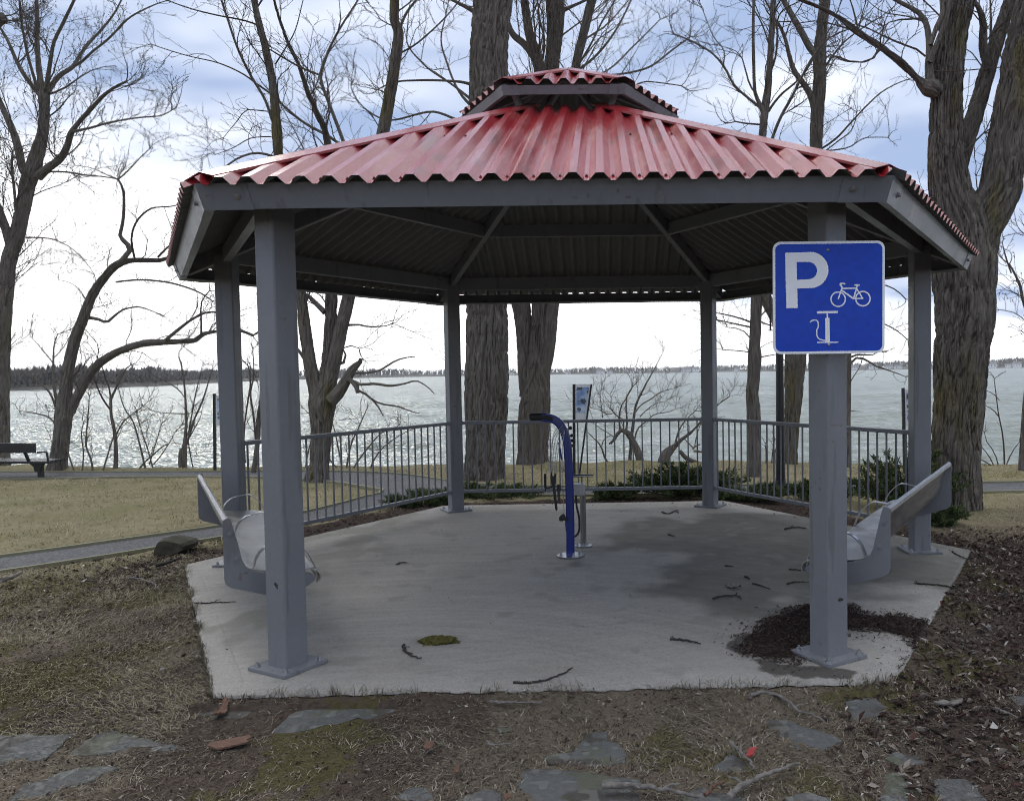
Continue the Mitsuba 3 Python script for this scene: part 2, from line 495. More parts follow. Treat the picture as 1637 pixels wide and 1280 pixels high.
def path_polygon():
    parts = []
    for p in PATH:
        s = spline(p, 60)
        for a, b in zip(s[:-1], s[1:]):
            parts.append(unary_union([Point(a[:2]).buffer(a[2], 12), Point(b[:2]).buffer(b[2], 12)]).convex_hull)
    return unary_union(parts).buffer(.15).buffer(-.15).simplify(.012)


path_poly = path_polygon()
def slab_outline():
    c = [hx(k, 3.46)[:2] for k in ORDER]
    out = []
    for k, p in zip(ORDER, c):
        if k != 'FR':
            out.append(p)
            continue
        a, b = (c[0] - p) / np.linalg.norm(c[0] - p), (c[2] - p) / np.linalg.norm(c[2] - p)
        for u in np.linspace(0, 1, 12):
            q0, q1 = p + a * .34, p + b * .30
            out.append((1 - u) ** 2 * q0 + 2 * u * (1 - u) * (p + (a + b) * -.02) + u ** 2 * q1)
    return np.array(out)


hex_poly = Polygon(slab_outline())
shapely.prepare(path_poly)
path_near = path_poly.buffer(.10)
shapely.prepare(path_near)
slab_in = hex_poly.buffer(-.05)
shapely.prepare(slab_in)


# flagstones sunk in the worn ground before the slab, traced as they lie
STONES = [
    [(280, 1146), (330, 1130), (420, 1127), (441, 1131), (400, 1148), (360, 1156), (300, 1147)],
    [(424, 1178), (448, 1146), (490, 1122), (560, 1118), (640, 1124), (660, 1136), (600, 1152), (520, 1166), (480, 1176)],
    [(-20, 1174), (60, 1172), (124, 1168), (80, 1206), (40, 1214), (-20, 1216)],
    [(104, 1204), (150, 1172), (190, 1164), (270, 1184), (306, 1192), (270, 1198), (190, 1200), (130, 1207)],
    [(10, 1276), (40, 1250), (70, 1246), (100, 1228), (160, 1218), (190, 1222), (150, 1246), (100, 1258), (60, 1284)],
    [(738, 1140), (780, 1130), (830, 1129), (850, 1135), (900, 1124), (932, 1130), (880, 1138), (780, 1144)],
    [(793, 1160), (812, 1156), (822, 1163), (800, 1168)],
    [(862, 1206), (915, 1200), (935, 1168), (970, 1166), (974, 1184), (1005, 1200), (1000, 1216), (930, 1222), (880, 1218)],
    [(824, 1250), (838, 1226), (930, 1228), (1030, 1244), (1020, 1262), (1010, 1290), (860, 1290), (840, 1274)],
    [(640, 1266), (660, 1254), (685, 1257), (692, 1280), (650, 1282)],
    [(740, 1276), (770, 1260), (800, 1264), (808, 1290), (750, 1292)],
    [(1217, 1149), (1250, 1144), (1330, 1172), (1346, 1182), (1320, 1198), (1270, 1192), (1240, 1172)],
    [(1342, 1122), (1360, 1110), (1420, 1108), (1420, 1140), (1390, 1154), (1356, 1148)],
    [(1130, 1228), (1170, 1202), (1196, 1214), (1204, 1226), (1180, 1234), (1140, 1236)],
    [(1076, 1264), (1120, 1254), (1140, 1262), (1190, 1272), (1180, 1290), (1086, 1290)],
    [(1396, 1276), (1408, 1240), (1424, 1226), (1450, 1236), (1462, 1262), (1450, 1290), (1400, 1290)],
    [(1486, 1242), (1545, 1236), (1572, 1258), (1596, 1290), (1500, 1296)],
    [(1412, 1210), (1430, 1196), (1470, 1206), (1490, 1224), (1460, 1230)],
    [(1614, 1112), (1650, 1106), (1660, 1126), (1630, 1130)],
    [(1252, 1272), (1290, 1260), (1330, 1272), (1340, 1290), (1270, 1294)],
    [(988, 1280), (1010, 1250), (1030, 1246), (1028, 1292)],
]
STONE_AREA = unary_union([Polygon([on_z(x, y, GZ)[:2] for x, y in st]).buffer(0) for st in STONES]).buffer(-.035).difference(hex_poly.buffer(.10))
shapely.prepare(STONE_AREA)


def hexd(x, y):
    """Corner radius of the slab-shaped outline through a point: 3.46 on the slab's edge."""
    x, y = np.asarray(x, float), np.asarray(y, float)
    p = shapely.points(x.ravel(), y.ravel())
    d = shapely.distance(p, hex_poly.exterior) * np.where(shapely.contains_xy(hex_poly, x.ravel(), y.ravel()), -1, 1)
    return (3.46 + d * 1.1547).reshape(x.shape)


def ground_z(X, Y):
    P = np.stack([X, Y, X * 0], -1)
    z = GZ + .05 * (meshkit.fbm(P * .45, 3, 2) - .5) * sm(3.5, 6, np.hypot(X, Y + 1))
    near = sm(14, 6, np.hypot(X - .3, Y + 5))
    z = z + .022 * (meshkit.fbm(P * 5.5, 3, 4) - .5) + near * (.022 * (meshkit.fbm(P * 24, 3, 8) - .5))
    d = Y - shore(X)
    z = z + .10 * sm(-1.4, -.2, d) * (meshkit.fbm(P * 1.3, 3, 9) - .2)
    z = z - 2.4 * sm(-.05, 2.6, d) - 1.5 * sm(2.6, 20, d)
    hd = hexd(X, Y)
    z = z + (hd >= 3.40) * .036 * np.exp(-((hd - 3.46) / .24) ** 2)
    st_in = shapely.contains_xy(STONE_AREA, X.ravel(), Y.ravel()).reshape(X.shape)
    z = np.where(st_in, np.minimum(z, GZ - .012), z)
    inside = shapely.contains_xy(path_near, X.ravel(), Y.ravel()).reshape(X.shape)
    z = np.where(inside, np.minimum(z, GZ - .035), z)
    hd = hexd(X, Y)
    z = np.where(hd < 3.40, np.minimum(z, -.10), z)
    return z


gx = graded(-600, 600, [(-60, 60), (-16, 4), (-8, .3), (-4.2, .1), (4.6, .042), (8, .14), (16, .5), (60, 4), (600, 60)])
gy = graded(-500, 80, [(-60, 55), (-12, 4), (-6.2, .4), (-3.0, .026), (0, .06), (9.5, .11), (14, .4), (40, 4), (80, 10)])
ground_mesh = grid_mesh(gx, gy, ground_z)
obj('ground', ground_mesh, 'ground_mat', smooth=True, kind='structure', label='dry lawn and worn littered soil round the shelter down to the shore')

from scipy.interpolate import RegularGridInterpolator
_gi = RegularGridInterpolator((gx, gy), ground_mesh.vertices[:, 2].reshape(len(gx), len(gy)), bounds_error=False, fill_value=GZ)


def gz(x, y):
    r = _gi(np.stack([np.asarray(x, float), np.asarray(y, float)], -1))
    return r if np.ndim(x) else float(r[0])


def fine_sheet(poly, z, step, amp, seed):
    """A thin slab of irregular surface: triangulated inside, skirted at the edge."""
    m = extrude(poly, .06)
    m.apply_translation([0, 0, z - .06])
    return m


obj('path', fine_sheet(path_poly, GZ - .012, .1, .0, 1), 'asphalt', kind='structure', label='grey asphalt footpath that forks behind the shelter')
for g in getattr(path_poly, 'geoms', [path_poly]):
    for ringline in [g.exterior, *g.interiors]:
        e = LineString(ringline.coords).buffer(.018, cap_style=2)
        obj('edging', trimesh.util.concatenate([extrude(e, .07)]).apply_translation([0, 0, GZ - .055]), 'edging', 'path')

# the concrete slab, its upper edge worn round
so = slab_outline()
ns_ = len(so)
en = np.roll(so, -1, 0) - so
en = np.stack([en[:, 1], -en[:, 0]], 1) / np.linalg.norm(en, axis=1, keepdims=True)
vn = en + np.roll(en, 1, 0)
vn /= (vn * en).sum(1, keepdims=True)
v = np.vstack([np.c_[so - vn * i_, np.full(ns_, z)] for i_, z in ((0, -.14), (0, -.016), (.006, -.005), (.019, 0.0))] + [[[0, 0, 0.0]]])
f = []
for i in range(3):
    for j in range(ns_):
        a, b = i * ns_ + j, i * ns_ + (j + 1) % ns_
        f += [[a, b, b + ns_], [a, b + ns_, a + ns_]]
f += [[3 * ns_ + j, 3 * ns_ + (j + 1) % ns_, 4 * ns_] for j in range(ns_)]
slab = trimesh.Trimesh(v, np.array(f), process=False)
obj('concrete_slab', slab, 'concrete', smooth=False, kind='structure', label='six sided stained concrete floor slab under the shelter')

# water: choppy lake, metres below the bank
WZ = -1.15


def water_z(X, Y):
    d = np.hypot(X, Y + 7)
    fade = sm(420, 60, d)
    s = Y * .93 + X * .32
    q = X * .93 - Y * .32
    z = 0
    for k, (L, A) in enumerate(((3.1, .12), (1.5, .08), (.8, .042))):
        n = meshkit.noise(np.stack([q / (L * 2.4), s / L, X * 0 + 3 * k], -1), 30 + k)
        z = z + A * (1 - 2 * np.abs(2 * n - 1))
    return WZ + fade * z


wx = graded(-3500, 3500, [(-300, 200), (-70, 6), (-34, 1), (34, .5), (70, 1), (300, 6), (3500, 200)])
wy = graded(4, 4200, [(9, 1), (40, .28), (80, .75), (200, 2), (500, 10), (4200, 150)])
obj('water', grid_mesh(wx, wy, water_z), 'water_mat', smooth=True, kind='structure', label='choppy grey green lake water')

# far shore: pixel column of the waterline -> distance
FAR_PX = np.array([-500, -60, 30, 130, 250, 350, 450, 560, 700, 1000, 1300, 1640, 2200])
FAR_D = np.array([250, 280, 300, 320, 370, 560, 900, 1150, 1450, 1500, 1480, 1400, 1350])


def far_point(px, d):
    r = ray(px, 600)
    r = r / np.linalg.norm(r[:2])
    return CAM[:2] + r[:2] * d


FAR_TOP = np.array([8.2, 8.0, 7.6, 7.8, 7.6, 9.2, 12.5, 13, 14, 13.5, 15, 17, 17])
line = np.array([far_point(p, d) for p, d in zip(FAR_PX, FAR_D)])
rows = []
for off, h in ((-4, -1.6), (0, -.9), (12, .3), (60, 1.5), (200, 3.0), (900, 4.0)):
    c = line - CAM[:2]
    u = c / np.linalg.norm(c, axis=1, keepdims=True)
    rows.append(np.hstack([line + u * off, np.full((len(line), 1), h)]))
v = np.vstack(rows)
n = len(line)
q = np.array([[i * n + j, i * n + j + 1, (i + 1) * n + j + 1, (i + 1) * n + j] for i in range(len(rows) - 1) for j in range(n - 1)])
obj('far_shore', fix(trimesh.Trimesh(v, np.vstack([q[:, [0, 1, 2]], q[:, [0, 2, 3]]]), process=False)), 'hill_mat', smooth=True, kind='structure', label='low land of the far shore')


def far_wood(px0, px1, count, seed, tone, depth, conif):
    """A far-off wood: bare crowns and dark evergreens, each a small stack of ragged fans."""
    rng = np.random.default_rng(seed)
    px = rng.uniform(px0, px1, count)
    d = np.interp(px, FAR_PX, FAR_D) + 4 + depth * rng.random(count) ** 1.5
    top = np.interp(px, FAR_PX, FAR_TOP) * rng.uniform(.70, 1.02, count) * (.86 + .28 * meshkit.noise(np.stack([px * .045, px * 0, px * 0], -1), seed))
    V, F, C, at = [], [], [], 0
    for p, dd, h in zip(px, d, top):
        o = far_point(p, dd)
        ever = rng.random() < conif
        base = np.array([o[0], o[1], -.6])
        k = 5 if ever else 7
        col = (np.array([.060, .070, .062]) if ever else np.array(tone)) * rng.uniform(.75, 1.2)
        # trunk and crown, each a thin spindle pointing up and out
        for i in range(k + 1):
            if i == 0:
                b, t, w = base, base + [0, 0, h * .8], h * .014 + .03
            else:
                a = rng.uniform(0, 2 * PI)
                s = rng.uniform(.02, .26) * h * (.45 if ever else 1)
                z0 = rng.uniform(.05, .6) * h
                b = base + [0, 0, z0]
                t = base + [s * math.cos(a), s * math.sin(a), min(h * rng.uniform(.86, 1.0), z0 + h * rng.uniform(.25, .5))]
                w = h * rng.uniform(.03, .09)
            m = b * .45 + t * .55
            ang = rng.uniform(0, PI)
            x = np.array([math.cos(ang), math.sin(ang), 0]) * w
            y = np.array([-math.sin(ang), math.cos(ang), 0]) * w
            V += [b, m + x, m + y * .8 - x * .3, m - y * .8 - x * .3, t]
            F += [[at, at + 1, at + 2], [at, at + 2, at + 3], [at, at + 3, at + 1], [at + 4, at + 2, at + 1], [at + 4, at + 3, at + 2], [at + 4, at + 1, at + 3]]
            C += [col] * 5
            at += 5
    return trimesh.Trimesh(np.array(V), np.array(F), process=False), np.array(C)


for a, b, cnt, sd, dep, con, tone, lab in ((-300, 420, 1700, 3, 60, .05, (.135, .122, .112), 'dark leafless wood on the near point at the left of the lake'),
                                      (400, 2000, 2300, 4, 120, .25, (.135, .122, .112), 'hazy line of mixed trees along the far shore of the lake')):
    m, c = far_wood(a, b, cnt, sd, tone, dep, con)
    obj('far_woods', m, 'tinted', color=c, kind='stuff', label=lab)

rng = np.random.default_rng(77)
HOUSES = [(818, 8, 3), (908, 9, 3), (960, 14, 5), (975, 9, 4), (1000, 10, 4), (1011, 7, 4), (1024, 9, 4), (1080, 14, 6), (1097, 16, 6), (1112, 12, 7), (1178, 10, 4), (1366, 13, 6),
          (1380, 12, 5), (1396, 14, 7), (1420, 12, 5), (1436, 12, 5), (1584, 18, 7), (1612, 9, 5), (1626, 12, 7)]
HL = ['tiny house in the gap just right of the big double trunk on the far shore', 'small pale house on the far shore above the first picture panel', 'long low white house on the far shore above the leaning bare shrub',
      'pale house on the far shore right of the long low white one', 'small white far house behind the left crown of the leaning shrub', 'tiny tan far house behind the middle of the leaning shrub',
      'small white far house behind the right crown of the leaning shrub', 'tall white gabled house across the lake left of the back right post', 'wide pale house across the lake nearest to the back right post on its left',
      'white house on the far shore half hidden by the back right post', 'small house on the far shore between back right post and slender tree', 'small white house across the lake just right of the sign post',
      'low pale house across the lake, second right of the sign post', 'larger white house across the lake, third right of the sign post', 'tan house across the lake, fourth right of the sign post',
      'white house across the lake beside the right hand post', 'big white house with long front on the far shore right of the massive tree', 'small white house on the far shore near the right frame edge',
      'white house on the far shore at the very right edge']
for (px, wpx, hpx), lab in zip(HOUSES, HL):
    d = float(np.interp(px, FAR_PX, FAR_D)) + 2
    o = far_point(px, d)
    w, h = wpx * d / FPX * .9, hpx * d / FPX * .62
    yaw = math.atan2(o[0] - CAM[0], o[1] - CAM[1]) + rng.uniform(-.25, .25)
    M = trimesh.transformations.rotation_matrix(-yaw, [0, 0, 1])
    M[:3, 3] = [o[0], o[1], .2]
    t = thing('house', lab, 'house', 'houses along the far shore')
    wall = trimesh.creation.box((w, w * .7, h + 1.6)).apply_translation([0, 0, h / 2 - .6])
    obj('wall', wall.apply_transform(M), 'house_wall' if rng.random() < .75 else 'house_wall_tan', t, smooth=False)
    rf = Polygon([(-w * .4, 0), (w * .4, 0), (0, w * .22 + .8)])
    roof = extrude(rf, w * 1.06)
    roof.apply_transform(basis([-w * .53, 0, h + .2], [0, 1, 0], [0, 0, 1], [1, 0, 0]))
    obj('roof', roof.apply_transform(M), 'house_roof', t, smooth=False)
    for i in range(max(2, int(wpx / 4))):
        x = -w / 2 + w * (i + .5) / max(2, int(wpx / 4))
        win = trimesh.creation.box((w * .12, .12, h * .3)).apply_translation([x, -w * .35 - .02, h * .55])
        obj('window', win.apply_transform(M), 'window_dark', t, smooth=False)

stone_polys = []
for k, st in enumerate(STONES):
    w = np.array([on_z(x, y, GZ + .008)[:2] for x, y in st])
    pl = Polygon(w).buffer(0)
    pl = pl.buffer(-.012).buffer(.012)
    if pl.is_empty:
        continue
    if pl.geom_type != 'Polygon':
        pl = max(pl.geoms, key=lambda g: g.area)
    stone_polys.append(pl)
    cs = shapely.segmentize(pl.exterior, .02)
    c = np.array(cs.coords)[:-1]
    c = c + .05 * (np.stack([meshkit.fbm(np.c_[c * 11, c[:, 0] * 0 + k], 3, 1), meshkit.fbm(np.c_[c * 11, c[:, 0] * 0 + k + 50], 3, 2)], 1) - .5)
    pl2 = Polygon(c).buffer(0)
    if pl2.geom_type != 'Polygon':
        pl2 = max(pl2.geoms, key=lambda g: g.area)
    levels = [(0, -.03), (0, .004), (-.012, .011)]
    cen = np.array(pl2.centroid.coords[0])
    ring0 = np.array(pl2.exterior.coords)[:-1]
    V, F = [], []
    m = len(ring0)
    scal = [1.0, 1.0, .965, .7, .35]
    hts = [-.04, -.002, .003, .0045, .005]
    for s, h in zip(scal, hts):
        r = cen + (ring0 - cen) * s
        zz = GZ + h + (.012 * (meshkit.fbm(np.c_[r * 6, r[:, 0] * 0 + k], 3, 6) - .5) if h > 0 else 0)
        V.append(np.c_[r, np.zeros(m) + zz])
    V = np.vstack(V + [np.array([[cen[0], cen[1], GZ + .005]])])
    for i in range(len(scal) - 1):
        for j in range(m):
            a, b = i * m + j, i * m + (j + 1) % m
            F += [[a, b, b + m], [a, b + m, a + m]]
    i = len(scal) - 1
    F += [[i * m + j, i * m + (j + 1) % m, len(V) - 1] for j in range(m)]
    obj('flagstone', fix(trimesh.Trimesh(V, np.array(F), process=False)), 'flagstone_mat', 'ground', smooth=40)
stones_union = unary_union(stone_polys)
stones_core = unary_union([g for g in getattr(stones_union.buffer(-.022), 'geoms', [stones_union.buffer(-.022)])])
shapely.prepare(stones_core)

# mulch and soil washed over the right hand edge of the slab
SPILL = [[(1490, 992), (1440, 984), (1395, 984), (1365, 966), (1330, 958), (1290, 962), (1250, 975), (1205, 993), (1187, 1028), (1192, 1046), (1225, 1058), (1275, 1062), (1300, 1040), (1320, 1022), (1352, 1007), (1400, 1008), (1432, 1018), (1452, 1034), (1450, 1062), (1436, 1082), (1400, 1094), (1330, 1100), (1330, 1125), (1460, 1120), (1560, 1060), (1560, 1000)]]
spill_polys = []
for k, st in enumerate(SPILL):
    pl = Polygon([on_z(x, y, 0.0)[:2] for x, y in st]).buffer(0).buffer(-.03).buffer(.06).buffer(-.03)
    spill_polys.append(pl)
spill_union = unary_union(spill_polys)
spill_core = spill_union.buffer(-.02)
shapely.prepare(spill_core)
x0, y0, x1, y1 = spill_union.bounds
xs, ys = np.arange(x0 - .05, x1 + .05, .016), np.arange(y0 - .05, y1 + .05, .016)


def spill_z(X, Y):
    pts = shapely.points(X.ravel(), Y.ravel())
    d = shapely.distance(pts, spill_union.exterior if spill_union.geom_type == 'Polygon' else spill_union.boundary).reshape(X.shape)
    ins = shapely.contains_xy(spill_union, X.ravel(), Y.ravel()).reshape(X.shape)
    P = np.stack([X, Y, X * 0], -1)
    d = np.where(ins, d, -d)
    h = -.03 + .05 * sm(-.05, .14, d + .10 * (meshkit.fbm(P * 9, 3, 3) - .5)) + .016 * (meshkit.fbm(P * 22, 3, 4) - .5)
    hd = hexd(X, Y)
    return np.where(hd > 3.46, np.minimum(h, GZ + .01 - .06 * sm(3.5, 3.9, hd)), h)


obj('soil_drift', grid_mesh(xs, ys, spill_z), 'soil_mat', smooth=True, kind='structure', label='dark soil and mulch washed over the slab round the right front post')

# ------------------------------------------------------------------ the shelter
SLOPE = 0.45
CA, SA = 1 / math.hypot(1, SLOPE), SLOPE / math.hypot(1, SLOPE)
C30 = math.cos(PI / 6)
Z = np.array([0, 0, 1.0])
gazebo = thing('gazebo', 'open six sided grey steel shelter with a two tier red corrugated roof', 'shelter')


def hip_z(R, R0=3.49, z0=2.55):
    return z0 + (R0 - R) * C30 * SLOPE


def side_frame(a, b):
    A, B = hx(a, 1), hx(b, 1)
    t = (B - A) / np.linalg.norm(B - A)
    n = (A + B) / np.linalg.norm(A + B)
    return t, n


PITCH_R, RIB_H = .1325, .038


def profile(half):
    """Trapezoid ribs: (s, h) corners from -half to half, with a rib centred between valleys."""
    pts = []
    k0 = int(half / PITCH_R) + 2
    for k in range(-k0, k0 + 1):
        c = k * PITCH_R
        for x, h in ((-.41, 0), (-.15, 1), (.15, 1), (.41, 0)):
            pts.append((c + x * PITCH_R, h * RIB_H))
    return np.array(pts)


def roof_sheets(name_top, name_under, a, b, R0, z0, a_open, per_sheet, over, with_screws):
    A, B = hx(a, R0, z0), hx(b, R0, z0)
    ae = R0 * C30
    apex = Z * (z0 + ae * SLOPE)
    t = (B - A) / np.linalg.norm(B - A)
    org = (A + B) / 2
    half = np.linalg.norm(B - A) / 2
    U = apex - org
    U = U - t * (U @ t)
    q_ap, s_ap = np.linalg.norm(U), float((apex - org) @ t)
    U = U / q_ap
    N = np.cross(t, U)
    if N[2] < 0:
        N = -N
    n = side_frame(a, b)[1]

    def reach(s_):
        return q_ap * ((s_ + half) / (s_ap + half) if s_ < s_ap else (half - s_) / (half - s_ap))
    prof = profile(half)
    prof = prof[np.abs(prof[:, 0]) < half - .012]
    rng = np.random.default_rng(int(abs(org[0] * 1000)) + int(org[1] * 77) % 997)
    groups = {}
    for i in range(len(prof) - 1):
        groups.setdefault(int(math.floor((prof[i, 0] + half) / per_sheet)), []).append(i)
    keys = sorted(groups)
    rows = 9 if with_screws else 3
    for gi, g in enumerate(keys):
        idx = groups[g] + [groups[g][-1] + 1]
        V = []
        lift = .0022 * (gi % 2)
        for i in idx:
            s, h = prof[i]
            qmax = min(reach(s), q_ap * (1 - a_open / ae)) - .012
            qmax = max(qmax, .02)
            for r in np.linspace(0, 1, rows):
                q = -over + (qmax + over) * r
                wob = .0016 * (meshkit.noise(np.array([s * 3.1, q * 2.3, z0 + n[0] * 7]), 5) - .5)
                V.append(org + t * s + U * q + N * (h + lift + wob))
        V = np.array(V)
        m = len(idx)
        F = []
        for i in range(m - 1):
            for r in range(rows - 1):
                p, q_, u, w = i * rows + r, (i + 1) * rows + r, (i + 1) * rows + r + 1, i * rows + r + 1
                F += [[p, q_, u], [p, u, w]]
        F = np.array(F)
        key = obj(name_top, trimesh.Trimesh(V, F, process=False), 'red_metal', gazebo, smooth=18)
        obj(name_under, trimesh.Trimesh(V - N * .003, F[:, ::-1], process=False), 'soffit', gazebo, smooth=18)
        if with_screws:
            ms = []
            for i in range(len(idx) - 1):
                s0, h0 = prof[idx[i]]
                s1, h1 = prof[idx[i + 1]]
                if h0 == 0 and h1 == 0:
                    s = (s0 + s1) / 2
                    qm = reach(s)
                    for q in (.02, 1.35):
                        if q < qm - .1 and (q < .1 or rng.random() < .5) and rng.random() < .85:
                            ms.append(bolt(org + t * s + U * q + N * .002, N, .006, .006))
                            ms[-1] = cat_mesh([ms[-1]])
            if ms:
                obj('screw', cat_mesh(ms), 'screw_metal', key, smooth=False, kind='stuff')


for a, b in zip(ORDER, ORDER[1:] + ORDER[:1]):
    roof_sheets('roof_sheet', 'soffit_sheet', a, b, 3.43, 2.5705, .56, .9275, .075, a in ('FL',))
    roof_sheets('upper_roof_sheet', 'upper_soffit_sheet', a, b, .92, 3.778, .02, 1.2, .03, False)


def hip_cap(k, R0, z0, R1, width, name):
    e0, e1 = hx(k, R0 + .004, hip_z(R0 + .004, R0, z0)), hx(k, R1, hip_z(R1, R0, z0))
    e = (e1 - e0) / np.linalg.norm(e1 - e0)
    i = ORDER.index(k)
    sides = [side_frame(ORDER[i], ORDER[(i + 1) % 6])[1], side_frame(ORDER[i - 1], ORDER[i])[1]]
    secs = []
    for n, sg in zip(sides, (1, -1)):
        N = n * SA + Z * CA
        d = np.cross(N, e) * (1 if np.cross(N, e) @ side_frame(ORDER[i], ORDER[(i + 1) % 6])[0] * sg > 0 else -1)
        w = d if (d @ hx(k, 1)) < 0 or True else -d
        # towards the face
        if (w @ n) - (w @ sides[1 if sg == 1 else 0]) < 0:
            w = -w
        secs.append((w, N))
    V = []
    for p in (e0, e1):
        ridge = p + Z * .050
        L = p + secs[0][0] * width + secs[0][1] * (RIB_H + .004)
        Rr = p + secs[1][0] * width + secs[1][1] * (RIB_H + .004)
        Ld, Rd = L - secs[0][1] * .014, Rr - secs[1][1] * .014
        V += [Ld, L, ridge, Rr, Rd, Rd + secs[1][1] * .002 - secs[1][0] * .003, Rr - secs[1][1] * .003 - secs[1][0] * .003, ridge - Z * .003,
              L - secs[0][1] * .003 - secs[0][0] * .003, Ld - secs[0][0] * .003]
    V = np.array(V)
    n = 10
    F = []
    for j in range(n):
        F += [[j, (j + 1) % n, (j + 1) % n + n], [j, (j + 1) % n + n, j + n]]
    F += [[0, 9, 8], [0, 8, 1], [1, 8, 7], [1, 7, 2], [2, 7, 6], [2, 6, 3], [3, 6, 5], [3, 5, 4]]
    F += [[x + n for x in f[::-1]] for f in F[-8:]]
    obj(name, fix(trimesh.Trimesh(V, np.array(F), process=False)), 'red_metal', gazebo, smooth=False)


for k in ORDER:
    hip_cap(k, 3.43, 2.5705, .58, .105, 'hip_cap')
    hip_cap(k, .92, 3.778, .05, .075, 'upper_hip_cap')
cap = trimesh.creation.cone(.10, .03, sections=6).apply_translation([0, 0, hip_z(.06, .92, 3.778) + .028])
obj('apex_cap', cap, 'red_metal', gazebo, smooth=False)

FAS = [(3.455, 2.558), (3.408, 2.438), (3.350, 2.452), (3.352, 2.458), (3.404, 2.4455), (3.448, 2.558)]
FASB = [(3.462, 2.556), (3.413, 2.433), (3.352, 2.4475), (3.3515, 2.4508), (3.4085, 2.4375), (3.4555, 2.556)]
for a, b in zip(ORDER, ORDER[1:] + ORDER[:1]):
    t, n = side_frame(a, b)
    fk = obj('fascia', ringpart(a, b, FAS), 'paint', gazebo, smooth=False)
    for t0, t1, tb in ((.0005, .072, .055), (.928, .9995, .945)):
        bk = obj('corner_bracket', ringpart(a, b, FASB, t0, t1), 'paint', gazebo, smooth=False)
        p = (hx(a, 3.440, 2.495) * (1 - tb) + hx(b, 3.440, 2.495) * tb)
        obj('bolt', bolt(p + n * .002, n * .86 - Z * .5, .011, .010), 'galv', bk)
    obj('eave_beam', ringpart(a, b, [(3.04, 2.575), (3.04, 2.695), (2.97, 2.715), (2.97, 2.575)], .012, .988), 'paint', gazebo, smooth=False)
    obj('purlin', ringpart(a, b, [(1.935, 3.03), (1.935, 3.135), (1.875, 3.15), (1.875, 3.03)], .016, .984), 'paint', gazebo, smooth=False)
    obj('collar_beam', ringpart(a, b, [(.68, 3.52), (.68, 3.62), (.62, 3.64), (.62, 3.52)], .05, .95), 'paint', gazebo, smooth=False)
    obj('upper_fascia', ringpart(a, b, [(.935, 3.762), (.905, 3.702), (.86, 3.712), (.862, 3.717), (.900, 3.708), (.929, 3.762)]), 'paint', gazebo, smooth=False)
    for t0, t1 in ((.0005, .13), (.87, .9995)):
        obj('upper_corner_bracket', ringpart(a, b, [(.941, 3.763), (.911, 3.697), (.862, 3.708), (.8605, 3.711), (.905, 3.7015), (.935, 3.763)], t0, t1), 'paint', gazebo, smooth=False)

for k in ORDER:
    o = hx(k, 1)
    tt = np.cross(Z, o)
    obj('rafter', bar(hx(k, 3.36, hip_z(3.36) - .075), hx(k, .60, hip_z(.60) - .075), .06, .12), 'paint', gazebo)
    obj('upper_strut', bar(hx(k, .65, 3.60), hx(k, .80, 3.775), .04, .04, ref=o), 'paint', gazebo)
    obj('upper_rafter', bar(hx(k, .90, hip_z(.9, .955, 3.768) - .035), hx(k, .03, hip_z(.03, .955, 3.768) - .035), .035, .05), 'paint', gazebo)
    pk = key_for('post', gazebo)
    scene[pk] = mikit.ply(sweep(rrect(.15, .15, .012, 4), [hx(k, 3, .018), hx(k, 3, 1.0), hx(k, 3, 2.64)], ref=o), 'paint', smooth=40)
    plate = extrude(Polygon(rrect(.30, .30, .012)), .018, basis(hx(k, 3, .002), o, tt, Z))
    obj('base_plate', plate, 'paint' if k[0] != 'B' and k != 'ML' else 'paint', pk, smooth=30)
    for i in (-1, 1):
        for j in (-1, 1):
            obj('anchor_bolt', bolt(hx(k, 3, .020) + o * i * .115 + tt * j * .115, Z, .014, .017), 'galv', pk)

# dark chips in the paint of the two front posts
for k, px, py, pts in (('FL', 441, 935, [(-4, 3), (1, 4), (2, 1), (5, 2), (3, -3), (5, -6), (0, -3), (-3, 0)]), ('FR', 1344, 958, [(-6, 1), (-2, 3), (6, 1), (5, -2), (-5, -2)]), ('FR', 1324.5, 932, [(-1.5, 3), (1, 1), (1.5, -4), (-1, -2)])):
    o = hx(k, 1)
    c = hx(k, 3)
    tt = np.cross(Z, o)
    best = None
    for nn in (o, tt, -tt):
        if nn @ (CAM - c) <= 0:
            continue
        r = ray(px, py)
        tk = ((c + nn * .0752 - CAM) @ nn) / (r @ nn)
        p = CAM + r * tk
        if abs((p - c) @ np.cross(Z, nn)) < .074:
            best = (p, nn)
    if best:
        p, nn = best
        M = basis(p, np.cross(Z, nn), Z, nn)
        obj('paint_chip', extrude(Polygon([(x * .0033, y * .0033) for x, y in pts]).buffer(.001), .0012, M), 'dark_wood', [q for q in scene if q.startswith('gazebo__post') and q.count('__') == 1][ORDER.index(k)], smooth=False)

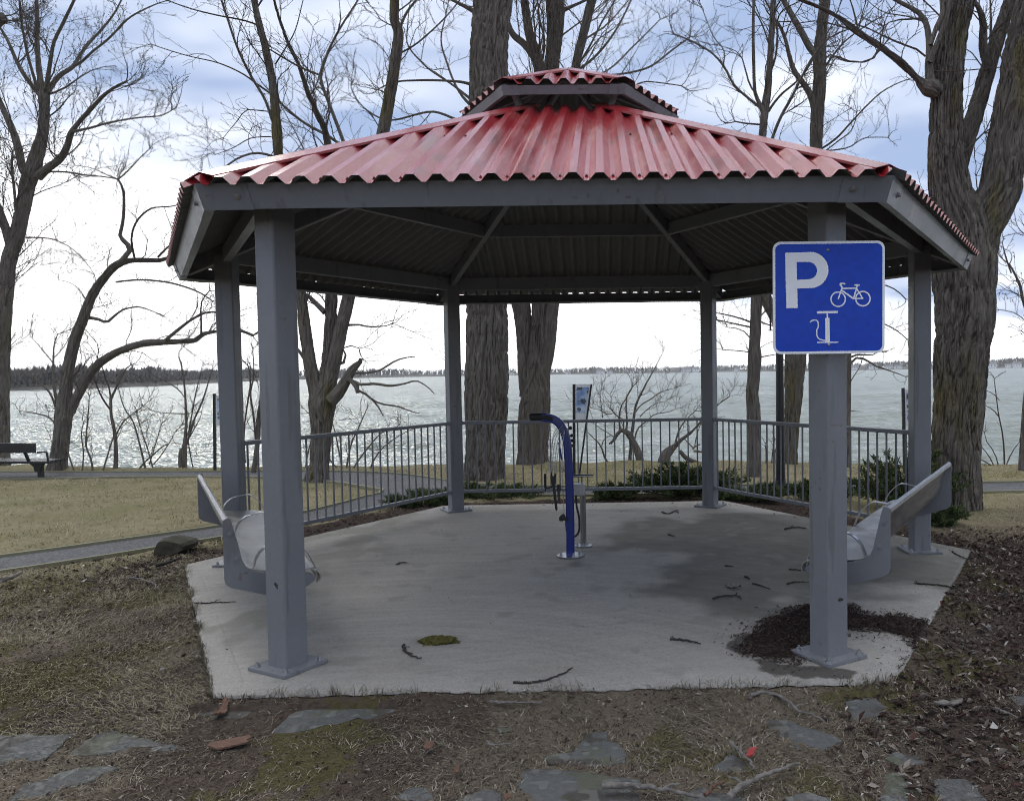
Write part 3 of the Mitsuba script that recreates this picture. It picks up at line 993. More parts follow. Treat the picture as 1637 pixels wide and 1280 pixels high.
# ------------------------------------------------------------------ railings
for (a, b), lab in zip((('ML', 'BL'), ('BL', 'BR'), ('BR', 'MR')), ('grey baluster railing between the left and back left posts', 'grey baluster railing along the lake side between the two back posts', 'grey baluster railing between the back right and right posts')):
    A, B = hx(a, 3), hx(b, 3)
    t = (B - A) / np.linalg.norm(B - A)
    n = np.cross(t, Z)
    rk = thing('railing', lab, 'railing', 'railings round the back of the shelter')
    p0, p1 = A + t * .093, B - t * .093
    obj('top_rail', bar(p0 + Z * 1.03, p1 + Z * 1.03, .055, .036), 'paint', rk)
    obj('bottom_rail', bar(p0 + Z * .225, p1 + Z * .225, .045, .036), 'paint', rk)
    nb = 26
    for i in range(nb):
        p = p0 + (p1 - p0) * (i + .5) / nb
        obj('baluster', sweep(rrect(.016, .016, .003, 1), [p + Z * .243, p + Z * 1.012], ref=n), 'paint', rk)
    for p, s in ((p0, 1), (p1, -1)):
        for z in (1.03, .225):
            obj('bracket', bar(p - t * s * .018 + Z * z, p + t * s * .004 + Z * z, .07, .05), 'paint', rk)

# ------------------------------------------------------------------ benches hung between the posts
SEAT = [(.287, .785), (.285, .806), (.268, .814), (.254, .796), (.236, .725), (.218, .645), (.204, .578), (.178, .532), (.13, .505), (.035, .488), (-.1, .478), (-.175, .468), (-.215, .448), (-.228, .42), (-.222, .395)]
PLATE = [(.255, .822), (.290, .806), (.290, .475), (.282, .445), (.255, .424), (.06, .352), (-.06, .350), (-.14, .372), (-.190, .402), (-.198, .425), (-.165, .455), (-.1, .468), (.035, .480), (.128, .497), (.172, .524), (.196, .578), (.21, .648), (.228, .727), (.244, .795)]
HOOP = [(.15, .494), (.135, .505), (.105, .575), (.03, .632), (-.06, .642), (-.15, .578), (-.20, .485), (-.222, .41), (-.218, .375)]


def bench(a, b, lab, seed):
    A, B = hx(a, 3), hx(b, 3)
    t = (B - A) / np.linalg.norm(B - A)
    o = (A + B) / np.linalg.norm(A + B)
    bk = thing('metal_bench', lab, 'bench', 'brushed metal benches in the shelter')

    def P(tt, u, z):
        return A + t * tt + o * u + Z * z
    prof = spline(np.array(SEAT), 44)
    tg = np.gradient(prof, axis=0)
    nn = np.stack([-tg[:, 1], tg[:, 0]], 1)
    nn /= np.linalg.norm(nn, axis=1, keepdims=True)
    sec = np.vstack([prof + nn * .0025, (prof - nn * .0025)[::-1]])
    cols = np.linspace(.25, 2.75, 40)
    m = len(sec)
    V = []
    for c in cols:
        wob = .0022 * (meshkit.noise(np.c_[sec * 7, np.full(m, c * 3 + seed)], seed) - .5)
        V += [P(c, u, z + w) for (u, z), w in zip(sec, wob)]
    V = np.array(V)
    F = []
    for i in range(len(cols) - 1):
        for j in range(m):
            p, q = i * m + j, i * m + (j + 1) % m
            F += [[p, q, q + m], [p, q + m, p + m]]
    for base in (0, (len(cols) - 1) * m):
        h = m // 2
        for j in range(h - 1):
            p, q, r, s = base + j, base + j + 1, base + m - 2 - j, base + m - 1 - j
            F += [[p, q, r], [p, r, s]]
    obj('seat', fix(trimesh.Trimesh(V, np.array(F), process=False)), 'alu', bk, smooth=50)
    poly = Polygon(PLATE).buffer(-.006).buffer(.006)
    for tt in (.235, 2.76):
        M = basis(P(tt, 0, 0), o, Z, np.cross(o, Z))
        ek = obj('end_plate', extrude(poly, .008, M), 'paint', bk, smooth=False)
        sgn = -1 if tt < 1 else 1
        for u, z in ((.255, .73), (.228, .585)):
            face = P(tt, u, z) + (t * sgn * .009)
            obj('bolt', bolt(face, t * sgn, .009, .006), 'paint', ek)
    obj('support_tube', bar(P(.078, .0, .405), P(2.922, .0, .405), .06, .06, .006), 'paint', bk)
    for tt in (.078, 2.922):
        s = 1 if tt < 1 else -1
        obj('mounting_bracket', bar(P(tt, .0, .405), P(tt + s * .012, 0, .405), .11, .12, .006), 'paint', bk)
    for tt in (.33, 1.5, 2.55):
        pts = spline(np.array([P(tt, u, z) for u, z in HOOP]), 40)
        obj('armrest_hoop', sweep(rrect(.042, .007, .002, 2), pts, ref=o), 'steel', bk)


bench('FL', 'ML', 'brushed metal bench with curled arm hoops along the left side of the shelter', 3)
bench('FR', 'MR', 'brushed metal bench on the right side of the shelter behind the sign post', 8)

# ------------------------------------------------------------------ parking sign on the right front post
SC = np.array([(1324.3, 387.5), (1326.5, 564.5)])
sy = -2.745
sx_ax = np.array([1, -.018, -.004])
sx_ax /= np.linalg.norm(sx_ax)
sn = np.cross(sx_ax, Z)
sz_ax = np.cross(sn, sx_ax)
sign_c = on_y(1325, 475.7, sy)
ZS = 6.095


def sg(x, y):
    """Point of the enlarged sign picture -> metres on the plate."""
    px, py = 1215 + x / ZS, 370 + y / ZS
    r = ray(px, py)
    k = ((sign_c - CAM) @ sn) / (r @ sn)
    p = CAM + r * k - sign_c
    return (float(p @ sx_ax), float(p @ sz_ax))


SM = basis(sign_c, sx_ax, sz_ax, sn)
if sn[1] > 0:
    sn = -sn
sign = thing('parking_sign', 'square blue parking sign with a big white P, a bicycle and a tyre pump', 'sign')


def on_sign(poly, z, d):
    M = basis(sign_c + sn * z, sx_ax, sz_ax, np.cross(sx_ax, sz_ax))
    m = extrude(poly, d)
    m.apply_transform(M)
    return m


FZ = np.cross(sx_ax, sz_ax) @ sn   # +1 if extrusion goes towards the viewer
H = .297
outer = Polygon(rrect(2 * H, 2 * H, .042, 8))
inner = Polygon(rrect(2 * H - .026, 2 * H - .026, .032, 8))


def layer(poly, z0, d):
    return on_sign(poly, z0 if FZ > 0 else z0 + d, d)


obj('plate', layer(outer, -.004, .003), 'galv', sign, smooth=False)
obj('border', layer(outer.difference(inner), -.0008, .0010), 'sign_white', sign, smooth=False)
obj('blue_face', layer(inner, -.0008, .0008), 'sign_blue', sign, smooth=False)


def stroke(pts, w, cap=2, join=1):
    return LineString([sg(*p) for p in pts]).buffer(w / 2 / ZS * .00333, cap_style=cap, join_style=join)


def arc(cx, cy, r, a0, a1, n=24):
    return [(cx + r * math.cos(math.radians(a)), cy + r * math.sin(math.radians(a))) for a in np.linspace(a0, a1, n)]


Pout = [(244, 208)] + [(480, 202)] + arc(490, 376, 176, -88, 86) + [(362, 556), (368, 746), (256, 748)]
Pin = [(357, 298)] + [(470, 296)] + arc(472, 382, 84, -88, 88) + [(360, 472)]
letter = Polygon([sg(*p) for p in Pout], [[sg(*p) for p in Pin]])
obj('letter_p', layer(letter.buffer(0), .0003, .0006), 'sign_white', sign, smooth=False)
bike = [stroke(arc(761, 660, 70, 0, 360, 48), 13), stroke(arc(1002, 655, 70, 0, 360, 48), 13),
        stroke([(761, 660), (800, 545), (786, 518)], 13), stroke([(825, 511), (800, 506), (782, 509), (780, 520), (798, 542)], 13, 1),
        stroke([(800, 556), (938, 552)], 13), stroke([(798, 575), (910, 655)], 15), stroke([(910, 658), (945, 535), (943, 524)], 14),
        stroke([(918, 522), (970, 522)], 14), stroke([(938, 552), (1000, 652), (910, 656)], 12)]
obj('bicycle_symbol', layer(unary_union(bike), .0003, .0006), 'sign_white', sign, smooth=False)
pump = [Polygon([sg(*p) for p in ((554, 778), (757, 774), (757, 796), (555, 800))]), stroke([(655, 790), (656, 845)], 14), Polygon([sg(*p) for p in ((634, 842), (676, 841), (682, 1078), (636, 1080))]),
        stroke([(556, 1081), (762, 1078)], 11), stroke([tuple(x) for x in spline(np.array([(486, 886), (505, 868), (540, 862), (565, 885), (568, 925), (552, 965), (552, 1005), (575, 1045), (610, 1058), (645, 1060)], float), 40)], 11)]
obj('pump_symbol', layer(unary_union(pump), .0003, .0006), 'sign_white', sign, smooth=False)
for x, y in ((660, 181), (668, 1103)):
    u, w = sg(x, y)
    p = sign_c + sx_ax * u + sz_ax * w
    dome = trimesh.creation.icosphere(2, .0085)
    dome.apply_scale([1, 1, 1]).apply_translation(p + sn * .001)
    obj('rivet', dome, 'galv', sign, smooth=True)
fp = hx('FR', 3)
for dz in (-.22, .22):
    obj('mounting_bracket', bar([sign_c[0] + .06, sign_c[1] + .022, sign_c[2] + dz], [fp[0] + .01, fp[1] - .07, sign_c[2] + dz], .05, .03), 'galv', sign)

# ------------------------------------------------------------------ trees
def batch_tubes(P, r0, r1, sides, rng):
    """Many tubes at once: P (n, k, 3), radii from r0 to r1 (n)."""
    n, k, _ = P.shape
    if n == 0:
        return np.zeros((0, 3)), np.zeros((0, 3), int)
    tg = np.gradient(P, axis=1)
    tg /= np.linalg.norm(tg, axis=2, keepdims=True) + 1e-12
    ref = rng.normal(size=(n, 1, 3))
    ref = ref - tg[:, :1] * (ref * tg[:, :1]).sum(2, keepdims=True)
    ref /= np.linalg.norm(ref, axis=2, keepdims=True)
    a = ref - tg * (ref * tg).sum(2, keepdims=True)
    a /= np.linalg.norm(a, axis=2, keepdims=True) + 1e-9
    b = np.cross(tg, a)
    w = np.linspace(0, 1, k)
    rad = r0[:, None] * (1 - w) + r1[:, None] * w
    th = np.arange(sides) * 2 * PI / sides
    V = P[:, :, None] + rad[:, :, None, None] * (np.cos(th)[:, None] * a[:, :, None] + np.sin(th)[:, None] * b[:, :, None])
    i, j = np.meshgrid(np.arange(k - 1), np.arange(sides), indexing='ij')
    q = np.stack([i * sides + j, i * sides + (j + 1) % sides, (i + 1) * sides + (j + 1) % sides, (i + 1) * sides + j], -1).reshape(-1, 4)
    F = np.vstack([q[:, [0, 1, 2]], q[:, [0, 2, 3]]])
    F = (F[None] + (np.arange(n) * k * sides)[:, None, None]).reshape(-1, 3)
    return V.reshape(-1, 3), F


def sprout(pos, tan, length, k, rng, lo, hi, up, wander, rise):
    n = len(pos)
    rv = rng.normal(size=(n, 3))
    rv -= tan * (rv * tan).sum(1, keepdims=True)
    rv /= np.linalg.norm(rv, axis=1, keepdims=True)
    th = np.radians(rng.uniform(lo, hi, n))[:, None]
    d = tan * np.cos(th) + rv * np.sin(th)
    d[:, 2] += up
    d /= np.linalg.norm(d, axis=1, keepdims=True)
    P = [pos]
    step = (length / (k - 1))[:, None]
    bend = rng.normal(size=(n, 3)) * wander * .5
    for i in range(k - 1):
        P.append(P[-1] + d * step)
        d = d + rng.normal(size=(n, 3)) * wander + bend
        d[:, 2] += rise
        d /= np.linalg.norm(d, axis=1, keepdims=True)
    return np.stack(P, 1)


def pick(P, r0, r1, per, rng, tmin):
    """Positions, tangents and radii of children along each polyline of P."""
    n, k, _ = P.shape
    cnt = np.floor(per + rng.random(n)).astype(int)
    idx = np.repeat(np.arange(n), cnt)
    t = tmin + (1 - tmin) * rng.random(len(idx))
    f = t * (k - 1)
    i = np.minimum(f.astype(int), k - 2)
    u = (f - i)[:, None]
    a, b = P[idx, i], P[idx, i + 1]
    tan = b - a
    tan /= np.linalg.norm(tan, axis=1, keepdims=True) + 1e-12
    return a + (b - a) * u, tan, r0[idx] * (1 - t) + r1[idx] * t, t


def bark_tube(path, amp_scale, flare, seed):
    """A limb from (x, y, z, r) rows, its surface broken into bark plates and furrows."""
    s = np.concatenate([[0], np.cumsum(np.linalg.norm(np.diff(path[:, :3], axis=0), axis=1))])
    rmax = path[:, 3].max()
    big = rmax > .07
    step = .036 if rmax > .15 else .05 if big else .10
    n = max(4, int(s[-1] / step))
    q = spline(path, n)
    sides = int(np.clip(2 * PI * rmax / .0135, 26, 150)) if big else (12 if rmax > .03 else 8)
    ss = np.linspace(0, s[-1], n)
    tg = np.gradient(q[:, :3], axis=0)
    tg /= np.linalg.norm(tg, axis=1, keepdims=True)
    a, _, _ = frame(tg[0], (0, 1, 0.01))
    th = np.arange(sides) * 2 * PI / sides
    A = np.zeros((n, 3))
    for i in range(n):
        a = a - tg[i] * (a @ tg[i])
        a /= np.linalg.norm(a)
        A[i] = a
    B = np.cross(tg, A)
    R = np.repeat(q[:, 3:4], sides, 1)
    S, TH = np.meshgrid(ss, th, indexing='ij')
    cx, cy = np.cos(TH) * rmax, np.sin(TH) * rmax
    if flare:
        lobes = .55 + .45 * np.cos(TH * 5 + seed) + .35 * np.cos(TH * 3 + 2 * seed)
        R = R * (1 + flare * np.exp(-S / .22) * (.5 + .5 * lobes))
    R = R * (1 + .10 * (meshkit.noise(np.stack([cx * 3, cy * 3, S * 1.3], -1), seed) - .5))
    if big:
        fr = 24 if rmax > .15 else 34
        wv = 2.2 * (meshkit.noise(np.stack([cx * 5, cy * 5, S * 3.2], -1), seed + 5) - .5)
        n1 = meshkit.noise(np.stack([cx * fr + wv, cy * fr + wv, S * 1.7], -1), seed + 1)
        n2 = meshkit.noise(np.stack([cx * fr * 2.1, cy * fr * 2.1, S * 7], -1), seed + 2)
        h = np.minimum(1, np.abs(2 * n1 - 1) * 3.0) + .4 * np.minimum(1, np.abs(2 * n2 - 1) * 2.4)
        R = R + amp_scale * min(.026, .12 * rmax) * (h - 1.0)
    V = (q[:, None, :3] + R[:, :, None] * (np.cos(th)[None, :, None] * A[:, None] + np.sin(th)[None, :, None] * B[:, None])).reshape(-1, 3)
    i, j = np.meshgrid(np.arange(n - 1), np.arange(sides), indexing='ij')
    f = np.stack([i * sides + j, i * sides + (j + 1) % sides, (i + 1) * sides + (j + 1) % sides, (i + 1) * sides + j], -1).reshape(-1, 4)
    F = np.vstack([f[:, [0, 1, 2]], f[:, [0, 2, 3]]])
    c = len(V)
    V = np.vstack([V, q[-1, :3]])
    k = np.arange(sides)
    F = np.vstack([F, np.stack([(n - 1) * sides + k, (n - 1) * sides + (k + 1) % sides, k * 0 + c], 1)])
    return trimesh.Trimesh(V, F, process=False), q


def tree(name, label, cat, Y, limbs, seed, bark='bark_grey', twigs='twig_mat', group=None, flare=.5, amp=1.0, dens=(2.6, 5.0, 5.5), size=(1.5, .65, .26), buds=None,
         up=.25, first=None, tip_len=2.2, ext=2.2, rise=.07, rmin=.0036, wander=.15):
    """limbs: rows of (pixel x, pixel y, width in pixels), each with the slope in depth along it; the first is the trunk."""
    rng = np.random.default_rng(seed)
    root = thing(name, label, cat, group)
    paths = []
    for li, item in enumerate(limbs):
        rows, dy, y0 = item[0], item[1], (item[2] if len(item) > 2 else 0.0)
        pts, y, last = [], Y + y0, None
        for (px, py, w) in rows:
            p = on_y(px, py, y)
            if last is not None:
                y = y + dy * np.linalg.norm(p - last)
                p = on_y(px, py, y)
            last = p
            dist = (p - CAM) @ FW
            pts.append([*p, max(w * dist / FPX / 2, .003)])
        pts = np.array(pts)
        if li == 0 and name != 'bush':
            pts[0, 2] = min(pts[0, 2], float(gz(pts[0, 0], pts[0, 1]))) - .06
        if rows[-1][1] < 25 and ext > 0:
            d = pts[-1, :3] - pts[-2, :3]
            d /= np.linalg.norm(d)
            d2 = d + [0, 0, .2]
            e = pts[-1].copy()
            for m in range(2):
                e = e.copy()
                e[:3] = e[:3] + d2 * ext / 2 + rng.normal(size=3) * .08
                e[3] *= .72
                pts = np.vstack([pts, e])
        mesh, q = bark_tube(pts, amp, flare if li == 0 else 0, seed + li * 7)
        nm = 'trunk' if li == 0 else 'limb'
        obj(nm, mesh, (bark if li < 3 else 'bark_grey') if pts[:, 3].max() > .02 else twigs, root, smooth=True)
        paths.append(q)
    # side branches, twigs and spray, grown at random from the limbs
    VV, FF, at = [], [], 0
    pos, tan, rad, tt = [], [], [], []
    for li, q in enumerate(paths):
        L = np.linalg.norm(np.diff(q[:, :3], axis=0), axis=1).sum()
        z0 = first if first is not None else 1.6
        m = rng.poisson(1.35 * dens[0] * L)
        t = rng.uniform(.12, 1, m)
        t = np.concatenate([t, np.full(3 if q[-1, 3] < .05 else 1, .995)])
        f = t * (len(q) - 1)
        i = np.minimum(f.astype(int), len(q) - 2)
        p = q[i] + (q[i + 1] - q[i]) * (f - i)[:, None]
        tg = q[i + 1, :3] - q[i, :3]
        tg /= np.linalg.norm(tg, axis=1, keepdims=True)
        ok = (p[:, 2] > z0) & ((p[:, 3] < .15) | (rng.random(len(p)) < .12))
        pos.append(p[ok, :3]); tan.append(tg[ok]); rad.append(p[ok, 3]); tt.append(t[ok])
    pos, tan, rad, tt = np.vstack(pos), np.vstack(tan), np.concatenate(rad), np.concatenate(tt)
    L1 = size[0] * rng.uniform(.35, 1.15, len(pos)) * np.clip(rad / .03, .45, 1.15)
    tipm = tt > .99
    L1[tipm] *= 1.1
    P1 = sprout(pos, tan, L1, 8, rng, 28, 72, up, wander, rise)
    r0 = np.minimum(rad * .6, L1 * .0085 + .002)
    r0[tipm] = np.minimum(rad[tipm] * .95, L1[tipm] * .012 + .003)
    r1 = np.maximum(r0 * .3, rmin)
    V, F = batch_tubes(P1, r0, r1, 5, rng)
    VV.append(V); FF.append(F + at); at += len(V)
    p2, t2, rr, _ = pick(P1, r0, r1, 1.25 * dens[1] * L1, rng, .1)
    L2 = size[1] * rng.uniform(.35, 1.2, len(p2))
    P2 = sprout(p2, t2, L2, 6, rng, 25, 65, up * .7, wander * 1.1, rise)
    q0 = np.minimum(rr * .75, L2 * .007 + .0015)
    q1 = np.maximum(q0 * .4, rmin * .8)
    V, F = batch_tubes(P2, q0, q1, 4, rng)
    VV.append(V); FF.append(F + at); at += len(V)
    p3, t3, rr3, _ = pick(P2, q0, q1, dens[2] * L2, rng, .1)
    L3 = size[2] * rng.uniform(.3, 1.3, len(p3))
    P3 = sprout(p3, t3, L3, 4, rng, 22, 60, up * .5, wander * 1.1, rise)
    s0 = np.maximum(np.minimum(rr3 * .8, .0036), rmin * .85)
    V, F = batch_tubes(P3, s0, np.full(len(s0), rmin * .6), 3, rng)
    VV.append(V); FF.append(F + at); at += len(V)
    if at:
        obj('crown', trimesh.Trimesh(np.vstack(VV), np.vstack(FF), process=False), twigs, root, smooth=False, kind='stuff')
    if buds:
        tips = np.vstack([P3[:, -1], P3[:, 2], P2[:, -1]])
        d = np.vstack([P3[:, -1] - P3[:, -2], P3[:, -1] - P3[:, -2], P2[:, -1] - P2[:, -2]])
        d /= np.linalg.norm(d, axis=1, keepdims=True) + 1e-9
        keep = rng.random(len(tips)) < buds[1]
        tips, d = tips[keep], d[keep]
        d = d + rng.normal(size=d.shape) * .35
        d /= np.linalg.norm(d, axis=1, keepdims=True)
        ln = buds[0] * rng.uniform(.6, 1.4, len(tips))
        PB = np.stack([tips - d * .003, tips + d * ln[:, None] * .5, tips + d * ln[:, None]], 1)
        n = len(tips)
        sides = 3
        ref = rng.normal(size=(n, 3))
        a = np.cross(d, ref); a /= np.linalg.norm(a, axis=1, keepdims=True)
        b = np.cross(d, a)
        rings = []
        for w_, pp in ((.05, PB[:, 0]), (.26, PB[:, 1]), (.02, PB[:, 2])):
            th = np.arange(sides) * 2 * PI / sides
            rings.append(pp[:, None] + (ln * w_)[:, None, None] * (np.cos(th)[None, :, None] * a[:, None] + np.sin(th)[None, :, None] * b[:, None]))
        V = np.stack(rings, 1).reshape(-1, 3)
        i, j = np.meshgrid(np.arange(2), np.arange(sides), indexing='ij')
        qd = np.stack([i * sides + j, i * sides + (j + 1) % sides, (i + 1) * sides + (j + 1) % sides, (i + 1) * sides + j], -1).reshape(-1, 4)
        F = np.vstack([qd[:, [0, 1, 2]], qd[:, [0, 2, 3]]])
        F = (F[None] + (np.arange(n) * 9)[:, None, None]).reshape(-1, 3)
        obj('bud', trimesh.Trimesh(V, F, process=False), 'twig_pale', root, smooth=False, kind='stuff')
    return root


def zz(x0, y0, s):
    return lambda *rows: [(x0 + x / s, y0 + y / s, w / s) for x, y, w in rows]


Z1, Z2, Z3 = zz(0, 0, 2.909), zz(540, 0, 2.909), zz(1077, 0, 2.909)
Z4, Z5, Z6 = zz(0, 420, 2.909), zz(540, 420, 2.909), zz(1077, 420, 2.909)
ZA, ZW, ZK = zz(0, 0, 5.818), zz(140, 480, 4.572), zz(940, 560, 6.4)
ZR = zz(1120, 0, 3.166)

# the tree at the left edge, its buds about to open
tree('tree', 'budding tree at the left frame edge behind the park bench', 'tree', 9.3, [
    (Z4((8, 935, 66), (8, 700, 62), (12, 400, 60), (28, 150, 58), (40, 0, 60)) + Z1((75, 1110, 62), (105, 980, 58), (128, 860, 62), (150, 800, 66), (172, 720, 58), (198, 620, 46), (206, 520, 42), (204, 440, 46)), .0),
    (Z1((58, 1150, 50), (25, 1060, 36), (-10, 960, 30), (-40, 860, 26)), -.3),
    (Z1((140, 820, 46), (108, 790, 36), (85, 690, 32), (60, 610, 28), (20, 520, 24), (-20, 430, 20)), .25),
    (Z1((178, 820, 44), (225, 780, 34), (280, 738, 30), (312, 680, 26), (330, 620, 24), (375, 560, 18), (430, 500, 16), (500, 430, 12), (590, 380, 8)), -.35),
    (Z1((340, 612, 14), (420, 595, 11), (520, 568, 9), (640, 548, 8), (740, 540, 6), (800, 512, 5)), -.4, -.5),
    (ZA((400, 900, 70), (380, 780, 54), (362, 640, 46), (345, 400, 40), (345, 200, 36), (340, 0, 32)), .1),
    (ZA((420, 880, 60), (440, 760, 40), (470, 560, 34), (500, 400, 30), (580, 230, 28), (690, 0, 24)), -.25),
    (ZA((440, 860, 60), (490, 780, 44), (560, 700, 42), (680, 620, 36), (740, 520, 28), (830, 400, 24), (960, 260, 20), (1060, 130, 16), (1130, 0, 14)), .3),
    (ZA((690, 615, 26), (760, 575, 24), (850, 490, 22), (1000, 370, 20), (1080, 290, 18), (1200, 170, 16), (1340, 90, 14), (1480, 30, 10), (1620, -10, 8)), -.2),
    (ZA((370, 880, 50), (300, 800, 40), (220, 690, 36), (150, 560, 32), (95, 430, 28), (40, 320, 24), (-30, 220, 20)), .2),
    (ZA((360, 860, 40), (310, 700, 26), (255, 500, 24), (225, 350, 22), (195, 180, 20), (180, 0, 18)), -.4),
    (ZA((470, 1075, 14), (560, 1000, 12), (640, 900, 10), (700, 850, 8), (715, 740, 6), (740, 640, 5)), -.3),
    (Z1((82, 1120, 14), (75, 1000, 13), (66, 880, 12), (55, 780, 10), (60, 700, 8)), -.2),
    (Z1((120, 1105, 8), (220, 1108, 6), (310, 1140, 5), (390, 1210, 4), (440, 1280, 3)), -.3),
    (ZA((-260, 420, 80), (-160, 330, 84), (-60, 230, 96), (10, 170, 100), (45, 150, 70)), .1, -.8),
    (ZA((20, 190, 22), (80, 192, 14), (180, 186, 10), (280, 168, 8)), .1, -.8),
    (Z1((200, 800, 10), (300, 800, 8), (400, 815, 7), (480, 822, 6), (550, 835, 4)), -.3)],
    11, dens=(2.6, 6.0, 6.5), size=(1.15, .55, .22), buds=(.034, .62), flare=.2)

# the leaning double stemmed tree on the bank
tree('tree', 'leaning dark tree with two stems beside the park bench', 'tree', 8.2, [
    (Z4((262, 965, 74), (285, 820, 68), (296, 710, 72), (302, 640, 62), (306, 580, 52), (320, 480, 48), (345, 370, 46), (390, 250, 42), (430, 150, 38), (480, 75, 34), (540, 12, 32)) + Z1((580, 1216, 26), (640, 1210, 20), (740, 1210, 17), (805, 1190, 14)), -.03),
    (Z4((325, 690, 46), (365, 610, 40), (425, 505, 38), (500, 440, 35), (590, 396, 32), (690, 372, 32), (780, 368, 26), (900, 362, 22), (950, 330, 18), (1000, 320, 15), (1100, 315, 13), (1180, 340, 10)), -.05),
    (Z4((770, 360, 16), (830, 310, 14), (890, 265, 12), (960, 232, 10), (1010, 228, 8)), -.2, -.2),
    (Z4((935, 335, 8), (935, 260, 8), (935, 195, 7), (975, 130, 5)), .2, -.2),
    (Z4((410, 256, 16), (455, 262, 15), (492, 276, 14), (540, 240, 10), (580, 215, 8), (640, 205, 7), (700, 222, 5), (760, 250, 4)), -.2),
    (Z1((550, 1225, 22), (588, 1185, 22), (604, 1160, 22), (585, 1125, 22), (558, 1105, 16), (570, 1040, 14), (576, 970, 13), (574, 890, 11), (548, 832, 9)), -.2, -.35),
    (Z1((548, 835, 8), (600, 790, 6), (650, 735, 5), (700, 690, 4)), -.3, -.7),
    (Z1((548, 835, 7), (490, 810, 5), (420, 780, 4), (350, 770, 3)), .2, -.7),
    (Z1((626, 1200, 10), (612, 1130, 10), (618, 1070, 9), (655, 1005, 8), (720, 965, 7), (800, 960, 5), (860, 930, 4)), -.4, -.3),
    (Z1((735, 1195, 10), (780, 1150, 9), (850, 1090, 7), (900, 1010, 5)), -.4, -.3),
    (Z4((540, 90, 9), (640, 80, 8), (760, 88, 8), (860, 112, 8), (930, 140, 7), (990, 180, 6)), -.3, -.4),
    (Z4((408, 195, 6), (380, 140, 5), (330, 95, 4), (270, 80, 3)), .2)],
    12, dens=(2.3, 5.2, 5.5), size=(.9, .42, .17), flare=.35, first=.9, up=.3, rise=.04, buds=(.018, .3), wander=.24)

